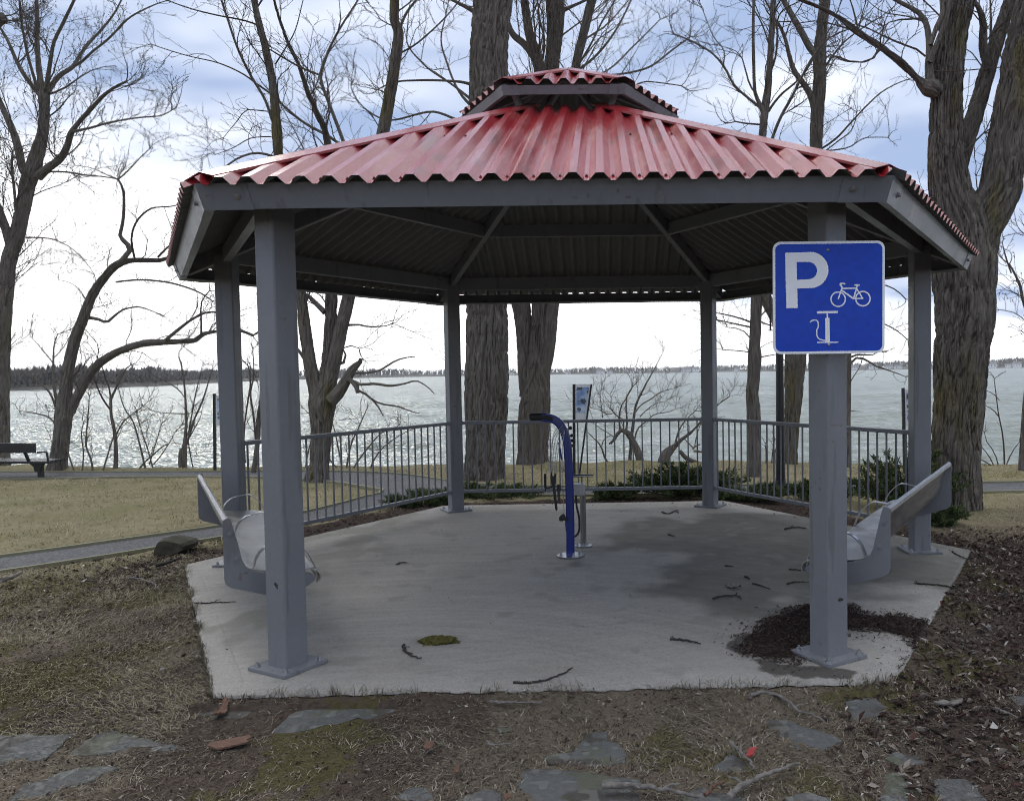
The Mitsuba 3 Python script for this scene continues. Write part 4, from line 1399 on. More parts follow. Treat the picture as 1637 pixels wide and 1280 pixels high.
# mossy tree with three leaders behind the left front post
tree('tree', 'mossy tree with several leaders and a broken gnarled limb behind the left railing', 'tree', 6.1, [
    (Z4((1468, 1012, 92), (1488, 900, 84), (1494, 760, 92), (1500, 640, 122), (1520, 540, 74), (1534, 400, 58), (1541, 260, 54), (1541, 150, 50)) + Z1((1530, 720, 30), (1512, 610, 26), (1470, 520, 22), (1432, 430, 18), (1392, 310, 14), (1340, 200, 11), (1300, 90, 8), (1275, 0, 6)), .02),
    (Z4((1484, 640, 70), (1452, 520, 62), (1428, 380, 56), (1412, 260, 50), (1398, 140, 46)) + Z1((1297, 760, 38), (1288, 620, 44), (1272, 420, 36), (1240, 250, 32), (1205, 110, 30), (1183, 0, 28)), -.02),
    (Z4((1520, 600, 70), (1552, 470, 60), (1582, 330, 58), (1612, 200, 56), (1640, 60, 52)) + Z2((205, 640, 54), (232, 500, 52), (268, 280, 48), (282, 150, 44), (262, 90, 40), (264, 0, 38)), -.06),
    (Z5((-30, 640, 60), (5, 600, 56), (38, 548, 46), (62, 505, 38), (82, 480, 30), (105, 458, 17), (108, 446, 14)), -.2, -.1),
    (Z5((50, 540, 20), (80, 565, 24), (92, 590, 22), (93, 604, 16)), -.3, -.25),
    (Z5((75, 552, 15), (110, 566, 14), (170, 562, 13), (240, 572, 12), (310, 562, 9), (360, 548, 7), (420, 580, 5), (450, 610, 4)), -.25, -.3),
    (Z5((85, 590, 12), (130, 610, 11), (170, 645, 9), (195, 680, 7), (212, 712, 5)), .2, -.3),
    (Z5((160, 635, 8), (200, 655, 8), (280, 668, 7), (340, 690, 5), (380, 700, 4)), -.3, -.3),
    (Z5((55, 512, 12), (130, 512, 10), (200, 498, 9), (250, 465, 8), (310, 442, 6), (360, 436, 4)), .1, -.25),
    (Z5((40, 290, 12), (95, 288, 9), (150, 298, 7), (210, 296, 6), (252, 284, 4)), -.3),
    (Z5((-10, 470, 22), (20, 468, 16), (40, 440, 10), (22, 400, 8), (55, 385, 6), (100, 398, 4)), .2),
    (Z4((1510, 230, 26), (1470, 190, 22), (1430, 150, 18)), .3),
    (Z4((1440, 480, 18), (1410, 440, 15), (1375, 390, 13), (1330, 370, 10)), -.3),
    (Z1((1265, 560, 14), (1235, 470, 13), (1165, 350, 12), (1105, 225, 11), (1062, 100, 10), (1030, 0, 9)), -.1),
    (Z1((1264, 440, 9), (1200, 395, 8), (1130, 345, 7), (1010, 292, 6), (880, 262, 5), (700, 205, 4)), .3),
    (Z1((1205, 120, 8), (1130, 95, 8), (1010, 72, 7), (900, 45, 6), (770, 0, 5)), -.25),
    (Z1((1600, 685, 14), (1520, 630, 13), (1420, 575, 12), (1350, 520, 10), (1296, 470, 9)), .1, .1),
    (Z1((1605, 680, 18), (1575, 600, 17), (1530, 480, 16), (1490, 360, 15), (1508, 290, 13), (1545, 200, 11), (1595, 110, 9), (1640, 40, 8)), -.2, -.3),
    (Z1((1490, 350, 10), (1400, 315, 9), (1320, 270, 8), (1262, 235, 6)), .2, -.4),
    (Z1((1280, 300, 7), (1330, 220, 6), (1370, 150, 5), (1410, 0, 4)), -.3),
    (Z1((1275, 730, 12), (1200, 712, 10), (1120, 730, 9), (1050, 775, 8), (985, 825, 6)), -.4),
    (Z1((1285, 640, 5), (1180, 640, 5), (1080, 690, 4), (1000, 720, 3)), .3),
    (Z1((1262, 520, 6), (1160, 510, 5), (1090, 580, 4), (1040, 640, 3)), -.4),
    (Z2((285, 250, 9), (350, 215, 8), (430, 150, 7), (520, 60, 6)), -.3),
    (Z2((290, 130, 14), (320, 60, 12), (365, 0, 10)), .2),
    (Z2((235, 440, 8), (205, 425, 7), (195, 420, 5)), .1)],
    13, bark='bark_moss', dens=(2.0, 4.4, 5.0), size=(1.25, .55, .2), first=1.9, buds=(.016, .25), flare=.45, wander=.2)

# massive straight trunk behind the back left post
tree('tree', 'massive straight furrowed trunk right beside the back left post', 'tree', 5.95, [
    (Z5((676, 1015, 176), (684, 900, 178), (690, 700, 190), (694, 450, 190), (696, 200, 186)) + Z2((699, 430, 176), (704, 250, 174), (716, 80, 174), (722, 0, 176)), .0),
    (Z2((640, 400, 18), (560, 380, 12), (450, 374, 10), (290, 378, 8), (180, 420, 5)), -.1, .1),
    (Z2((640, 590, 20), (560, 560, 13), (430, 520, 10), (250, 560, 8), (120, 500, 6), (60, 400, 4)), .2, .1),
    (Z2((640, 510, 16), (560, 420, 11), (510, 300, 9), (480, 180, 7), (505, 60, 5)), .3, .1),
    (Z2((640, 480, 16), (540, 400, 10), (400, 300, 8), (320, 180, 6), (330, 60, 4)), .4, .1),
    (Z2((645, 60, 26), (590, 30, 18), (540, 5, 14)), -.1, .1)],
    14, twigs='twig_pale', dens=(1.35, 3.2, 4.2), size=(1.25, .6, .24), first=2.6, flare=.15, amp=1.5, buds=(.022, .5), up=.35)

# double trunk a little further away
tree('tree', 'double trunked tree joined low down behind the blue repair stand', 'tree', 7.75, [
    (Z5((905, 945, 150), (910, 830, 142), (915, 700, 145), (930, 520, 110), (946, 330, 100), (953, 195, 94)) + Z2((985, 380, 76), (1000, 260, 66), (1010, 140, 76), (1012, 0, 86)), .0),
    (Z5((885, 620, 80), (874, 460, 74), (868, 330, 74), (858, 240, 80), (846, 150, 86)) + Z2((945, 390, 52), (930, 280, 50), (900, 190, 44), (880, 90, 40), (868, 0, 38)), -.05, .12),
    (Z5((930, 640, 60), (955, 500, 66), (978, 400, 64), (990, 300, 60), (1010, 120, 52)) + Z2((1090, 400, 42), (1108, 300, 38), (1140, 170, 40), (1180, 0, 40)), -.1, .0),
    (Z2((925, 290, 40), (880, 220, 34), (810, 155, 30), (785, 100, 26), (720, 40, 22)), .1),
    (Z2((1030, 60, 20), (1090, 30, 15), (1140, 8, 12)), .1),
    (Z2((940, 320, 12), (960, 180, 10), (930, 60, 8), (950, -10, 6)), -.3),
    (Z2((1110, 330, 14), (1200, 260, 11), (1300, 130, 9), (1360, 10, 7)), .2),
    (Z2((1105, 350, 13), (1260, 350, 10), (1430, 320, 9), (1560, 230, 8), (1640, 170, 6)), .35),
    (Z2((1120, 300, 12), (1180, 200, 9), (1230, 100, 8), (1290, 0, 6)), -.3),
    (Z2((1130, 380, 10), (1250, 330, 8), (1380, 210, 7), (1500, 90, 5)), .5),
    (Z2((1140, 400, 9), (1300, 420, 7), (1450, 380, 6), (1600, 400, 5)), .5)],
    15, twigs='twig_pale', dens=(2.1, 4.6, 5.2), size=(1.5, .62, .22), first=3.0, flare=.12, buds=(.022, .5), up=.35)

# slender tree right of the back right post
tree('tree', 'slender grey tree just right of the back right post', 'tree', 5.6, [
    (Z6((372, 1000, 68), (370, 850, 60), (372, 700, 66), (366, 620, 58), (372, 520, 56), (377, 430, 62), (378, 380, 52), (386, 160, 52)) + Z3((412, 660, 36), (420, 560, 36), (425, 500, 36), (440, 400, 30), (452, 220, 26), (462, 0, 23)), .0),
    (Z3((416, 520, 26), (398, 480, 20), (378, 430, 17), (372, 300, 16), (370, 150, 15), (372, 0, 13)), -.2),
    (Z3((385, 440, 9), (352, 390, 8), (335, 330, 7), (318, 270, 5)), .2, -.1),
    (Z3((408, 505, 16), (345, 455, 13), (280, 395, 12), (240, 320, 11), (190, 258, 9), (110, 205, 8), (0, 160, 6)), -.3),
    (Z3((230, 305, 7), (235, 240, 6), (190, 180, 5), (140, 60, 4)), .2, -.5),
    (Z3((440, 520, 12), (500, 440, 10), (560, 390, 9), (600, 350, 8), (690, 200, 6), (760, 60, 5)), .3),
    (Z3((455, 655, 14), (500, 540, 14), (545, 460, 13), (600, 350, 11), (650, 260, 9), (720, 180, 7), (850, 130, 5)), -.25, -.3),
    (Z3((408, 580, 9), (340, 575, 8), (285, 565, 6)), -.2),
    (Z3((452, 330, 10), (480, 120, 9), (420, -10, 8)), .2),
    (Z3((440, 200, 8), (400, 90, 7), (340, 0, 6)), .1),
    (Z6((356, 275, 9), (280, 250, 7), (190, 232, 5)), -.2),
    (Z6((360, 300, 8), (290, 285, 7), (200, 265, 5)), .3),
    (Z6((356, 350, 6), (310, 310, 5), (250, 300, 4)), .1),
    (Z6((350, 415, 6), (290, 408, 5), (230, 405, 4)), -.2),
    (Z6((395, 440, 7), (440, 432, 5), (480, 425, 4)), -.2),
    (Z6((390, 265, 8), (430, 285, 7), (470, 295, 5)), -.2)],
    16, dens=(2.2, 4.6, 5.0), size=(1.0, .45, .18), first=1.5, flare=.2, buds=(.014, .2))

# tree partly behind the sign
tree('tree', 'tree behind the lamp post and the blue sign, trunk widening upward', 'tree', 6.95, [
    (Z6((545, 950, 58), (546, 850, 62), (552, 700, 74), (560, 560, 88), (568, 430, 96), (580, 300, 92)) + Z3((672, 1000, 76), (662, 700, 56), (668, 550, 60), (678, 380, 60), (680, 250, 56), (692, 100, 50), (704, 0, 50)), .0),
    (Z6((575, 430, 60), (500, 300, 56), (440, 190, 54), (412, 120, 52)), .1, .1),
    (Z3((656, 510, 34), (635, 440, 30), (600, 385, 27), (560, 330, 24), (540, 270, 20), (515, 170, 16), (480, 100, 13)), -.2),
    (Z3((668, 260, 36), (632, 220, 32), (600, 160, 30), (560, 90, 27), (510, 0, 24)), .15),
    (Z3((690, 690, 9), (760, 640, 9), (820, 575, 8), (900, 490, 7), (980, 420, 6), (1090, 370, 4)), -.3),
    (Z3((690, 700, 7), (800, 690, 6), (900, 640, 5), (1000, 640, 4)), .3),
    (Z3((680, 720, 6), (760, 660, 6), (830, 600, 5), (850, 520, 4)), .6),
    (Z3((700, 320, 10), (740, 260, 9), (800, 190, 7), (880, 130, 6), (990, 60, 4)), -.4),
    (Z3((696, 300, 9), (730, 255, 8), (800, 285, 7), (880, 290, 6), (950, 245, 5)), .3)],
    17, bark='bark_moss', dens=(2.0, 4.6, 5.0), size=(1.1, .5, .2), first=2.2, flare=.2, buds=(.014, .2))

tree('tree', 'thin dark trunk mostly hidden behind the right front post', 'tree', 6.6, [
    (Z6((806, 958, 34), (806, 800, 32), (808, 600, 34), (808, 430, 36), (800, 250, 34), (790, 0, 30)), .0),
    (Z6((820, 470, 12), (860, 440, 11), (900, 455, 10), (940, 480, 8), (1000, 500, 6), (1080, 530, 4)), -.2),
    (Z6((820, 440, 10), (870, 425, 8), (910, 430, 6), (960, 410, 4)), .2),
    (Z6((815, 130, 9), (930, 95, 7), (1000, 110, 6), (1080, 170, 5)), -.3),
    (Z6((815, 340, 8), (930, 270, 7), (1010, 300, 6), (1085, 355, 5)), .1)],
    18, dens=(1.5, 4.0, 4.5), size=(.7, .35, .15), first=1.2, flare=.25)

# the big forked tree on the right
tree('tree', 'huge forked tree on the right with orange lichen and a burl', 'tree', 2.5, [
    (Z6((1312, 1160, 212), (1312, 1050, 216), (1312, 900, 214), (1326, 650, 220), (1334, 450, 236), (1352, 250, 262)) + Z3((1350, 1230, 280), (1336, 1060, 250), (1290, 900, 190), (1268, 700, 150), (1268, 500, 138), (1278, 300, 130), (1304, 120, 126), (1330, 0, 126)), .0),
    (Z3((1400, 1180, 190), (1450, 1020, 186), (1520, 860, 186), (1550, 680, 172), (1580, 480, 160), (1606, 300, 146), (1640, 120, 136), (1668, 0, 130)), -.05),
    (Z3((1310, 800, 90), (1345, 690, 82), (1385, 580, 76), (1425, 450, 72), (1455, 340, 70), (1490, 230, 66), (1530, 110, 60), (1562, 0, 54)), .12, .12),
    (Z3((1472, 340, 20), (1455, 285, 44), (1438, 210, 40), (1440, 120, 34), (1425, 50, 26), (1400, 10, 18)), -.3, .2),
    (Z3((1230, 430, 60), (1190, 405, 84), (1160, 395, 50), (1130, 365, 26), (1050, 285, 30), (1010, 255, 26), (945, 208, 30), (900, 180, 22), (850, 145, 24), (770, 85, 18), (690, 40, 15), (590, 0, 12)), -.2, -.1),
    (Z3((1195, 385, 46), (1186, 310, 36), (1190, 220, 32), (1175, 110, 26), (1160, 80, 24), (1100, 35, 20), (1030, 0, 17)), .1, -.15),
    (Z3((1190, 290, 26), (1225, 200, 24), (1262, 110, 22), (1275, 60, 18)), -.2, -.2),
    (Z3((1195, 210, 20), (1225, 120, 24), (1250, 60, 22), (1245, 0, 18)), .1, -.2),
    (Z3((1170, 262, 9), (1130, 230, 9), (1060, 205, 9), (960, 160, 7), (890, 125, 5)), -.2, -.2),
    (Z3((1160, 85, 10), (1100, 90, 9), (1050, 92, 7), (1000, 105, 5)), .2, -.1),
    (Z3((880, 175, 9), (855, 130, 9), (840, 60, 8), (820, 0, 6)), -.1, -.5),
    (Z3((960, 215, 8), (940, 262, 8), (890, 290, 7), (820, 285, 6), (760, 262, 5)), .2, -.4),
    (Z3((1385, 975, 20), (1410, 940, 22), (1430, 860, 20), (1445, 790, 18), (1470, 745, 14), (1475, 700, 9)), .2, .2),
    (Z3((1350, 710, 9), (1400, 660, 9), (1440, 620, 7)), .1, -.1),
    (Z3((1210, 330, 5), (1330, 330, 5), (1450, 320, 5), (1560, 310, 4)), -.3, -.3),
    (Z3((1470, 230, 16), (1475, 120, 12), (1472, 0, 9)), .2, .3)],
    19, bark='bark_moss', dens=(1.7, 4.2, 5.0), size=(.95, .42, .17), first=2.4, flare=.16, amp=1.5, buds=(.012, .2), ext=1.6)

tree('tree', 'narrow trunk cut by the right frame edge on the bank', 'tree', 5.7, [
    (Z6((1622, 945, 38), (1630, 800, 34), (1640, 650, 32), (1660, 480, 30), (1675, 250, 26), (1670, 50, 24)) + Z3((1650, 1280, 20), (1660, 1100, 14)), -.05),
    (Z6((1660, 260, 16), (1628, 190, 13), (1612, 110, 12), (1580, 40, 10), (1560, 5, 8)), -.1),
    (Z3((1570, 1270, 8), (1540, 1180, 7), (1528, 1130, 4)), .1, -.1)],
    20, dens=(2.5, 6.0, 6.0), size=(.8, .36, .14), first=1.7, flare=.2, buds=(.03, .5))

# saplings and brush along the bank
SAP = 'saplings and brush on the bank'


def sapling(label, Y, limbs, seed, **k):
    a = dict(dens=(3.2, 5.5, 5.0), size=(.7, .34, .14), first=.15, flare=.0, tip_len=.6, ext=0, rise=.05, up=.3, rmin=.0032)
    a.update(k)
    tree('sapling', label, 'sapling', Y, limbs, seed, group=SAP, **a)


sapling('dark Y shaped sapling standing alone on the bank right of the leaning tree', 8.15, [
    (ZW((198, 1250, 30), (205, 1030, 26), (190, 920, 22), (172, 830, 20), (168, 740, 19), (200, 660, 15), (250, 550, 13), (290, 490, 10), (320, 470, 6)), .0),
    (ZW((168, 800, 14), (130, 750, 13), (90, 680, 11), (50, 580, 9), (30, 540, 6)), -.3),
    (ZW((168, 740, 13), (160, 650, 11), (130, 560, 9), (100, 470, 7), (30, 350, 5), (0, 310, 3)), .2),
    (ZW((205, 1000, 12), (240, 920, 10), (300, 850, 9), (370, 800, 7), (440, 740, 4)), .3)], 31)
sapling('bushy sapling with a brown stump beside the left picture panel post', 8.2, [
    (ZW((710, 1238, 34), (708, 1100, 34), (714, 990, 22), (722, 880, 18), (714, 700, 15), (700, 560, 12), (685, 470, 10), (665, 400, 8), (690, 340, 4)), .0),
    (ZW((686, 1238, 36), (682, 1150, 36), (690, 1082, 30)), .1),
    (ZW((720, 1060, 18), (745, 980, 18), (780, 870, 15), (830, 760, 13), (865, 660, 11), (885, 590, 9), (915, 500, 6)), -.2),
    (ZW((735, 1000, 10), (765, 820, 9), (790, 680, 8), (820, 560, 6), (835, 480, 4)), .2),
    (ZW((720, 830, 8), (600, 825, 6), (500, 815, 5), (420, 780, 3)), -.3),
    (ZW((715, 720, 8), (670, 660, 7), (600, 610, 6), (500, 560, 4)), .3),
    (ZW((735, 1030, 10), (750, 1120, 9), (775, 1240, 8)), -.1, -.1)], 32)
sapling('arching thin sapling in the brush between the Y sapling and the stump', 8.1, [
    (ZW((430, 1245, 16), (400, 1130, 14), (370, 1010, 12), (330, 880, 11), (270, 790, 9), (235, 680, 6), (220, 610, 4)), .0),
    (ZW((480, 1240, 12), (440, 1090, 10), (400, 970, 8), (360, 840, 6)), .2, .1),
    (ZW((370, 1240, 14), (430, 1170, 12), (500, 1110, 10), (560, 1060, 8), (640, 1040, 5)), -.2),
    (ZW((450, 1200, 10), (500, 1040, 8), (540, 900, 6)), .2), (ZW((480, 1200, 10), (560, 1100, 8), (640, 960, 5)), .3)], 33, twigs='twig_pale', dens=(4.2, 6, 5))
sapling('wispy sapling at the foot of the leaning tree on its right', 8.0, [
    (Z4((432, 965, 10), (425, 920, 9), (400, 850, 8), (405, 760, 7), (412, 680, 5), (416, 620, 3)), .0),
    (Z4((382, 968, 7), (388, 880, 6), (378, 800, 5), (390, 740, 4)), .1),
    (Z4((345, 968, 8), (325, 910, 7), (310, 860, 5)), .1), (Z4((478, 968, 8), (505, 880, 7), (530, 800, 5)), .2)], 34, dens=(5, 6, 5), twigs='twig_pale')
sapling('tall wispy pale sapling behind the leaning tree on its left', 8.6, [
    (Z4((262, 900, 16), (268, 760, 14), (264, 660, 13), (250, 560, 12), (248, 460, 9), (252, 380, 6), (270, 330, 4)), .0),
    (Z4((262, 690, 10), (240, 620, 9), (200, 570, 8), (150, 545, 5)), -.2),
    (Z4((262, 760, 9), (230, 720, 8), (170, 700, 6), (90, 690, 4)), .3),
    (Z4((250, 470, 6), (210, 420, 5), (150, 350, 3)), .1), (Z4((252, 440, 6), (290, 400, 4), (330, 330, 3)), .1)], 35, twigs='twig_pale', dens=(4.5, 6.5, 5))
sapling('forked sapling between the left post and the left front post', 7.4, [
    (Z4((1172, 958, 24), (1190, 900, 22), (1200, 800, 22), (1205, 700, 20), (1215, 640, 16), (1230, 540, 10), (1225, 430, 6)), .0),
    (Z4((1140, 930, 10), (1135, 780, 9), (1150, 660, 8), (1165, 560, 7), (1150, 470, 5)), .2),
    (Z4((1190, 830, 12), (1180, 720, 10), (1165, 620, 9), (1180, 520, 6), (1175, 400, 4)), -.2)], 36, dens=(4, 6, 5))
sapling('tangled brush behind the left railing under the gnarled limb', 7.7, [
    (Z5((40, 960, 9), (60, 850, 8), (100, 760, 6), (130, 690, 4)), .0),
    (Z5((70, 960, 8), (140, 860, 7), (220, 780, 5), (280, 760, 3)), .2),
    (Z5((20, 960, 8), (0, 850, 7), (-20, 760, 5), (-60, 690, 3)), .2),
    (Z5((150, 960, 8), (200, 870, 6), (260, 820, 5), (330, 780, 3)), -.2),
    (Z5((0, 960, 8), (-60, 880, 7), (-100, 800, 5), (-110, 720, 3)), -.2),
    (Z5((-150, 960, 8), (-130, 850, 7), (-90, 760, 5)), .2)], 37, dens=(5, 7, 6), twigs='twig_pale')

tree('bare_shrub', 'leaning bare shrub with a fan of branches in the middle of the lake view', 'shrub', 7.9, [
    (ZK((545, 1165, 74), (510, 1040, 72), (460, 930, 66), (400, 840, 60), (350, 812, 50), (310, 830, 40), (290, 880, 34), (255, 930, 28), (225, 950, 26), (215, 958, 18)), .0),
    (ZK((440, 880, 40), (460, 780, 34), (470, 680, 28), (490, 560, 24), (540, 450, 20), (590, 350, 16), (640, 260, 13), (700, 150, 9), (770, 10, 5)), -.1),
    (ZK((390, 820, 26), (400, 720, 20), (390, 600, 16), (395, 480, 13), (450, 380, 9), (515, 310, 5)), .2),
    (ZK((330, 815, 22), (320, 720, 18), (330, 600, 15), (390, 490, 12), (450, 390, 8)), -.3),
    (ZK((480, 900, 20), (510, 800, 16), (590, 730, 13), (690, 650, 11), (820, 630, 9), (890, 600, 5)), .3),
    (ZK((480, 640, 15), (540, 560, 13), (640, 500, 12), (760, 420, 10), (880, 390, 6)), .2, -.3),
    (ZK((530, 680, 12), (600, 610, 10), (700, 540, 8), (800, 520, 5)), -.3),
    (ZK((350, 700, 12), (270, 650, 10), (230, 570, 8), (240, 490, 5)), .2),
    (ZK((240, 960, 12), (265, 890, 11), (200, 840, 10), (130, 800, 8), (60, 750, 5)), .2),
    (ZK((200, 1150, 26), (155, 1050, 20), (135, 980, 16), (60, 900, 11), (0, 840, 8)), .1, .1),
    (ZK((140, 980, 11), (165, 910, 9), (230, 870, 6)), -.1, .1),
    (ZK((430, 1165, 40), (430, 1060, 36), (440, 980, 30), (430, 920, 24)), .1, .2),
    (ZK((150, 690, 11), (140, 600, 9), (125, 480, 7), (140, 350, 4)), .1, .2),
    (ZK((245, 650, 9), (200, 660, 8), (140, 610, 7), (50, 595, 4)), -.2, .1)],
    41, dens=(3.2, 5.5, 6.0), size=(.75, .4, .18), first=.5, flare=.25, ext=0, up=.35, rise=.05, twigs='twig_pale')
tree('bare_shrub', 'low bare shrub with reddish split stump left of the back right post', 'shrub', 7.6, [
    (ZK((770, 1160, 110), (790, 1080, 100), (840, 1020, 84), (900, 970, 46), (960, 910, 32), (1040, 850, 26), (1110, 780, 18), (1180, 700, 12), (1300, 580, 9), (1450, 470, 5)), .0),
    (ZK((890, 980, 26), (910, 880, 20), (950, 780, 15), (1020, 690, 11), (1100, 620, 7)), .2),
    (ZK((1140, 1160, 50), (1060, 1130, 46), (980, 1080, 44), (940, 1030, 40)), -.1),
    (ZK((1070, 1010, 18), (1100, 980, 15), (1150, 960, 12)), .1), (ZK((1080, 1000, 14), (1040, 960, 12), (980, 900, 8)), .2),
    (ZK((1090, 990, 12), (1110, 880, 10), (1150, 760, 8)), -.2),
    (ZK((1080, 1030, 22), (1180, 1040, 20), (1260, 1080, 14)), .1)],
    42, dens=(4.0, 5.5, 6.0), size=(.7, .36, .16), first=.4, flare=.15, ext=0, up=.35, rise=.05, twigs='twig_pale')
sapling('small dark sapling between the slender tree and the lamp post', 7.0, [
    (Z6((425, 960, 7), (430, 900, 6), (425, 840, 4)), .0), (Z6((455, 960, 7), (460, 880, 6), (470, 820, 4)), .1), (Z6((470, 960, 12), (468, 900, 10), (480, 850, 5)), .1)], 43, dens=(6, 7, 5), size=(.4, .25, .12))
sapling('thin leaning sapling on the bank at the right beside the huge tree', 6.3, [
    (Z6((1538, 948, 9), (1536, 870, 8), (1528, 790, 7), (1510, 700, 6), (1500, 620, 5), (1490, 540, 3)), .0),
    (Z6((1515, 720, 5), (1480, 680, 4), (1440, 660, 3)), .1), (Z6((1515, 640, 4), (1470, 600, 3), (1440, 590, 2)), .1),
    (Z6((1510, 945, 6), (1490, 880, 5), (1455, 830, 4), (1445, 790, 3)), .1), (Z6((1490, 945, 6), (1460, 890, 5), (1425, 850, 4)), .1),
    (Z6((1545, 945, 6), (1580, 870, 5), (1610, 830, 3)), .1), (Z6((1480, 945, 6), (1440, 920, 5), (1415, 910, 4)), .1)], 44, dens=(1.6, 2.5, 2.5), size=(.4, .2, .1))

# ------------------------------------------------------------------ bicycle repair stand and air pump
st = on_z(912, 889, 0.0)
SP = 1328 / 7.46   # pixels per metre at the stand


def sp_(px, py, dy=0.0):
    return on_y(px, py, st[1] + dy)


stand = thing('repair_stand', 'bright blue bicycle repair stand with hanging tools and a black padded arm', 'repair stand')
top = sp_(917, 668)
path_pts = np.array([[st[0], st[1], .012], [*sp_(911.5, 800)[:2], 0], [0, 0, 0], [0, 0, 0]])
axis = [st + Z * .012, sp_(911, 800), sp_(908, 722), sp_(906, 704), sp_(900, 686), sp_(890, 673), sp_(878, 668), sp_(866, 667)]
axis = spline(np.array(axis), 60)
obj('post', sweep(rrect(.072, .052, .012, 3), axis, ref=(0, 1, 0)), 'blue_paint', stand, smooth=40)
arm = spline(np.array([sp_(884, 670), sp_(868, 666.5), sp_(852, 666.5), sp_(846, 667.5)]), 24)
obj('padded_arm', sweep(rrect(.062, .060, .024, 4), arm, ref=(0, 1, 0), scales=np.r_[np.full(22, 1), .9, .6]), 'black_rubber', stand, smooth=50)
obj('stiffener', sweep(rrect(.014, .03, .003, 1), [sp_(897, 706, .0) - [.02, 0, 0], sp_(901, 735) - [.015, 0, 0]], ref=(0, 1, 0)), 'blue_paint', stand)
sc = trimesh.creation.cylinder(.118, .012, sections=48).apply_translation([st[0], st[1], .008])
bp = obj('base_plate', sc, 'steel', stand, smooth=30)
for a in (20, 110, 200, 290):
    obj('bolt', bolt([st[0] + .085 * math.cos(math.radians(a)), st[1] + .085 * math.sin(math.radians(a)), .014], Z, .012, .02), 'galv', bp)
# rack of fittings behind the bend
rk_ = [trimesh.creation.icosphere(2, .016).apply_translation(sp_(x, y, .03)) for x, y in ((912, 684), (914, 696), (915, 704), (914, 712))]
obj('cable_anchor', cat_mesh(rk_), 'black_paint', stand)
CABLES = [[(899, 676), (886, 692), (880, 722), (876, 748), (872.5, 757)], [(901, 684), (889, 698), (884, 730), (883, 758)], [(902, 686), (893, 700), (888, 730), (886, 756)],
          [(902, 690), (896, 706), (890, 740), (889, 774)], [(903, 688), (899, 720), (900, 780), (902, 820)], [(900, 680), (884, 704), (881, 740), (880, 760)]]
for k, c in enumerate(CABLES):
    obj('cable', pipe([sp_(x, y, -.02 - .012 * k) for x, y in c], .0032, 6), 'cable', stand)


def flat_tool(pts, w0, dy, d=.012):
    pl = Polygon([((x - pts[0][0]) / SP, -(y - pts[0][1]) / SP) for x, y in pts]).buffer(.001)
    o = sp_(pts[0][0], pts[0][1], dy)
    return extrude(pl, d, basis(o, [1, 0, 0], [0, 0, 1], [0, -1, 0]))


tk = obj('wrench', flat_tool([(879.5, 758), (882, 754), (883, 760), (885, 761), (887, 755), (889, 760), (888, 766), (887, 780), (888.5, 795), (890, 812), (888, 814), (886.5, 811), (885, 797), (883, 778), (880.5, 766)], 1, -.06, .016), 'black_paint', stand, smooth=False)
obj('screwdriver', cat_mesh([sweep(circ(.011, 8), [sp_(871.5, 757, -.03), sp_(871.7, 780, -.03)]), sweep(circ(.005, 6), [sp_(871.7, 780, -.03), sp_(872, 786, -.03)])]), 'black_rubber', stand)
obj('hex_keys', cat_mesh([sweep(circ(.004, 6), [sp_(x, y0, -.07), sp_(x + .6, y1, -.07)]) for x, y0, y1 in ((891.5, 774, 804), (893, 776, 800), (894.6, 775, 806))] + [flat_tool([(890, 775), (896, 774), (896, 783), (890, 785)], 1, -.08, .012)]), 'black_paint', stand)
obj('tyre_lever', cat_mesh([sweep(rrect(.014, .006, .002, 1), [sp_(873, 779.5, -.05), sp_(877, 780, -.05), sp_(884, 777, -.05)], ref=(0, 1, 0)), sweep(circ(.007, 6), [sp_(885.5, 795, -.08), sp_(888, 800, -.08)])]), 'black_rubber', stand)
obj('pedal_wrench', flat_tool([(894, 826), (898, 822), (901, 821), (903, 823), (904, 828), (908, 829), (907, 832), (901, 831), (897, 832.5), (894, 831)], 1, -.04, .014), 'black_paint', stand, smooth=False)

pm = on_z(933, 873, 0.0)


def pp_(px, py, dy=0.0):
    return on_y(px, py, pm[1] + dy)


pump_t = thing('air_pump', 'stainless floor standing tyre pump with a T handle behind the blue repair stand', 'pump')
pb = obj('base_plate', trimesh.creation.cylinder(.078, .010, sections=40).apply_translation([pm[0], pm[1], .007]), 'steel', pump_t, smooth=30)
for a in (50, 170, 290):
    obj('bolt', bolt([pm[0] + .058 * math.cos(math.radians(a)), pm[1] + .058 * math.sin(math.radians(a)), .012], Z, .010, .012), 'galv', pb)
obj('tube', rod([*(pp_(929.5, 800)[:2]), .01], pp_(929.5, 788), .016, 16), 'steel', pump_t)
obj('tube', rod([*(pp_(934, 800, .03)[:2]), .01], pp_(934, 786, .03), .013, 16), 'steel', pump_t)
hb = (pp_(916, 790) + pp_(935, 773)) / 2
body = extrude(Polygon(rrect(.112, .1, .008)), .09, basis([hb[0], hb[1] + .045, hb[2]], [1, 0, 0], [0, 0, 1], [0, -1, 0]))
obj('gauge_box', body, 'galv', pump_t, smooth=30)
obj('rod', rod(pp_(930, 776), pp_(930, 762), .008, 12), 'steel', pump_t)
hd_ = obj('handle', rod(pp_(913.5, 760.5), pp_(949, 760), .013, 16), 'steel', pump_t)
obj('hose', pipe([pp_(920.5, 790, -.03), pp_(921.5, 806, -.06), pp_(926, 830, -.08), pp_(926, 845, -.08), pp_(921, 856, -.09), pp_(912, 859, -.1), pp_(906.5, 850, -.1), pp_(905, 836, -.1), pp_(906, 826, -.1)], .0095, 10, k=50), 'black_rubber', pump_t)

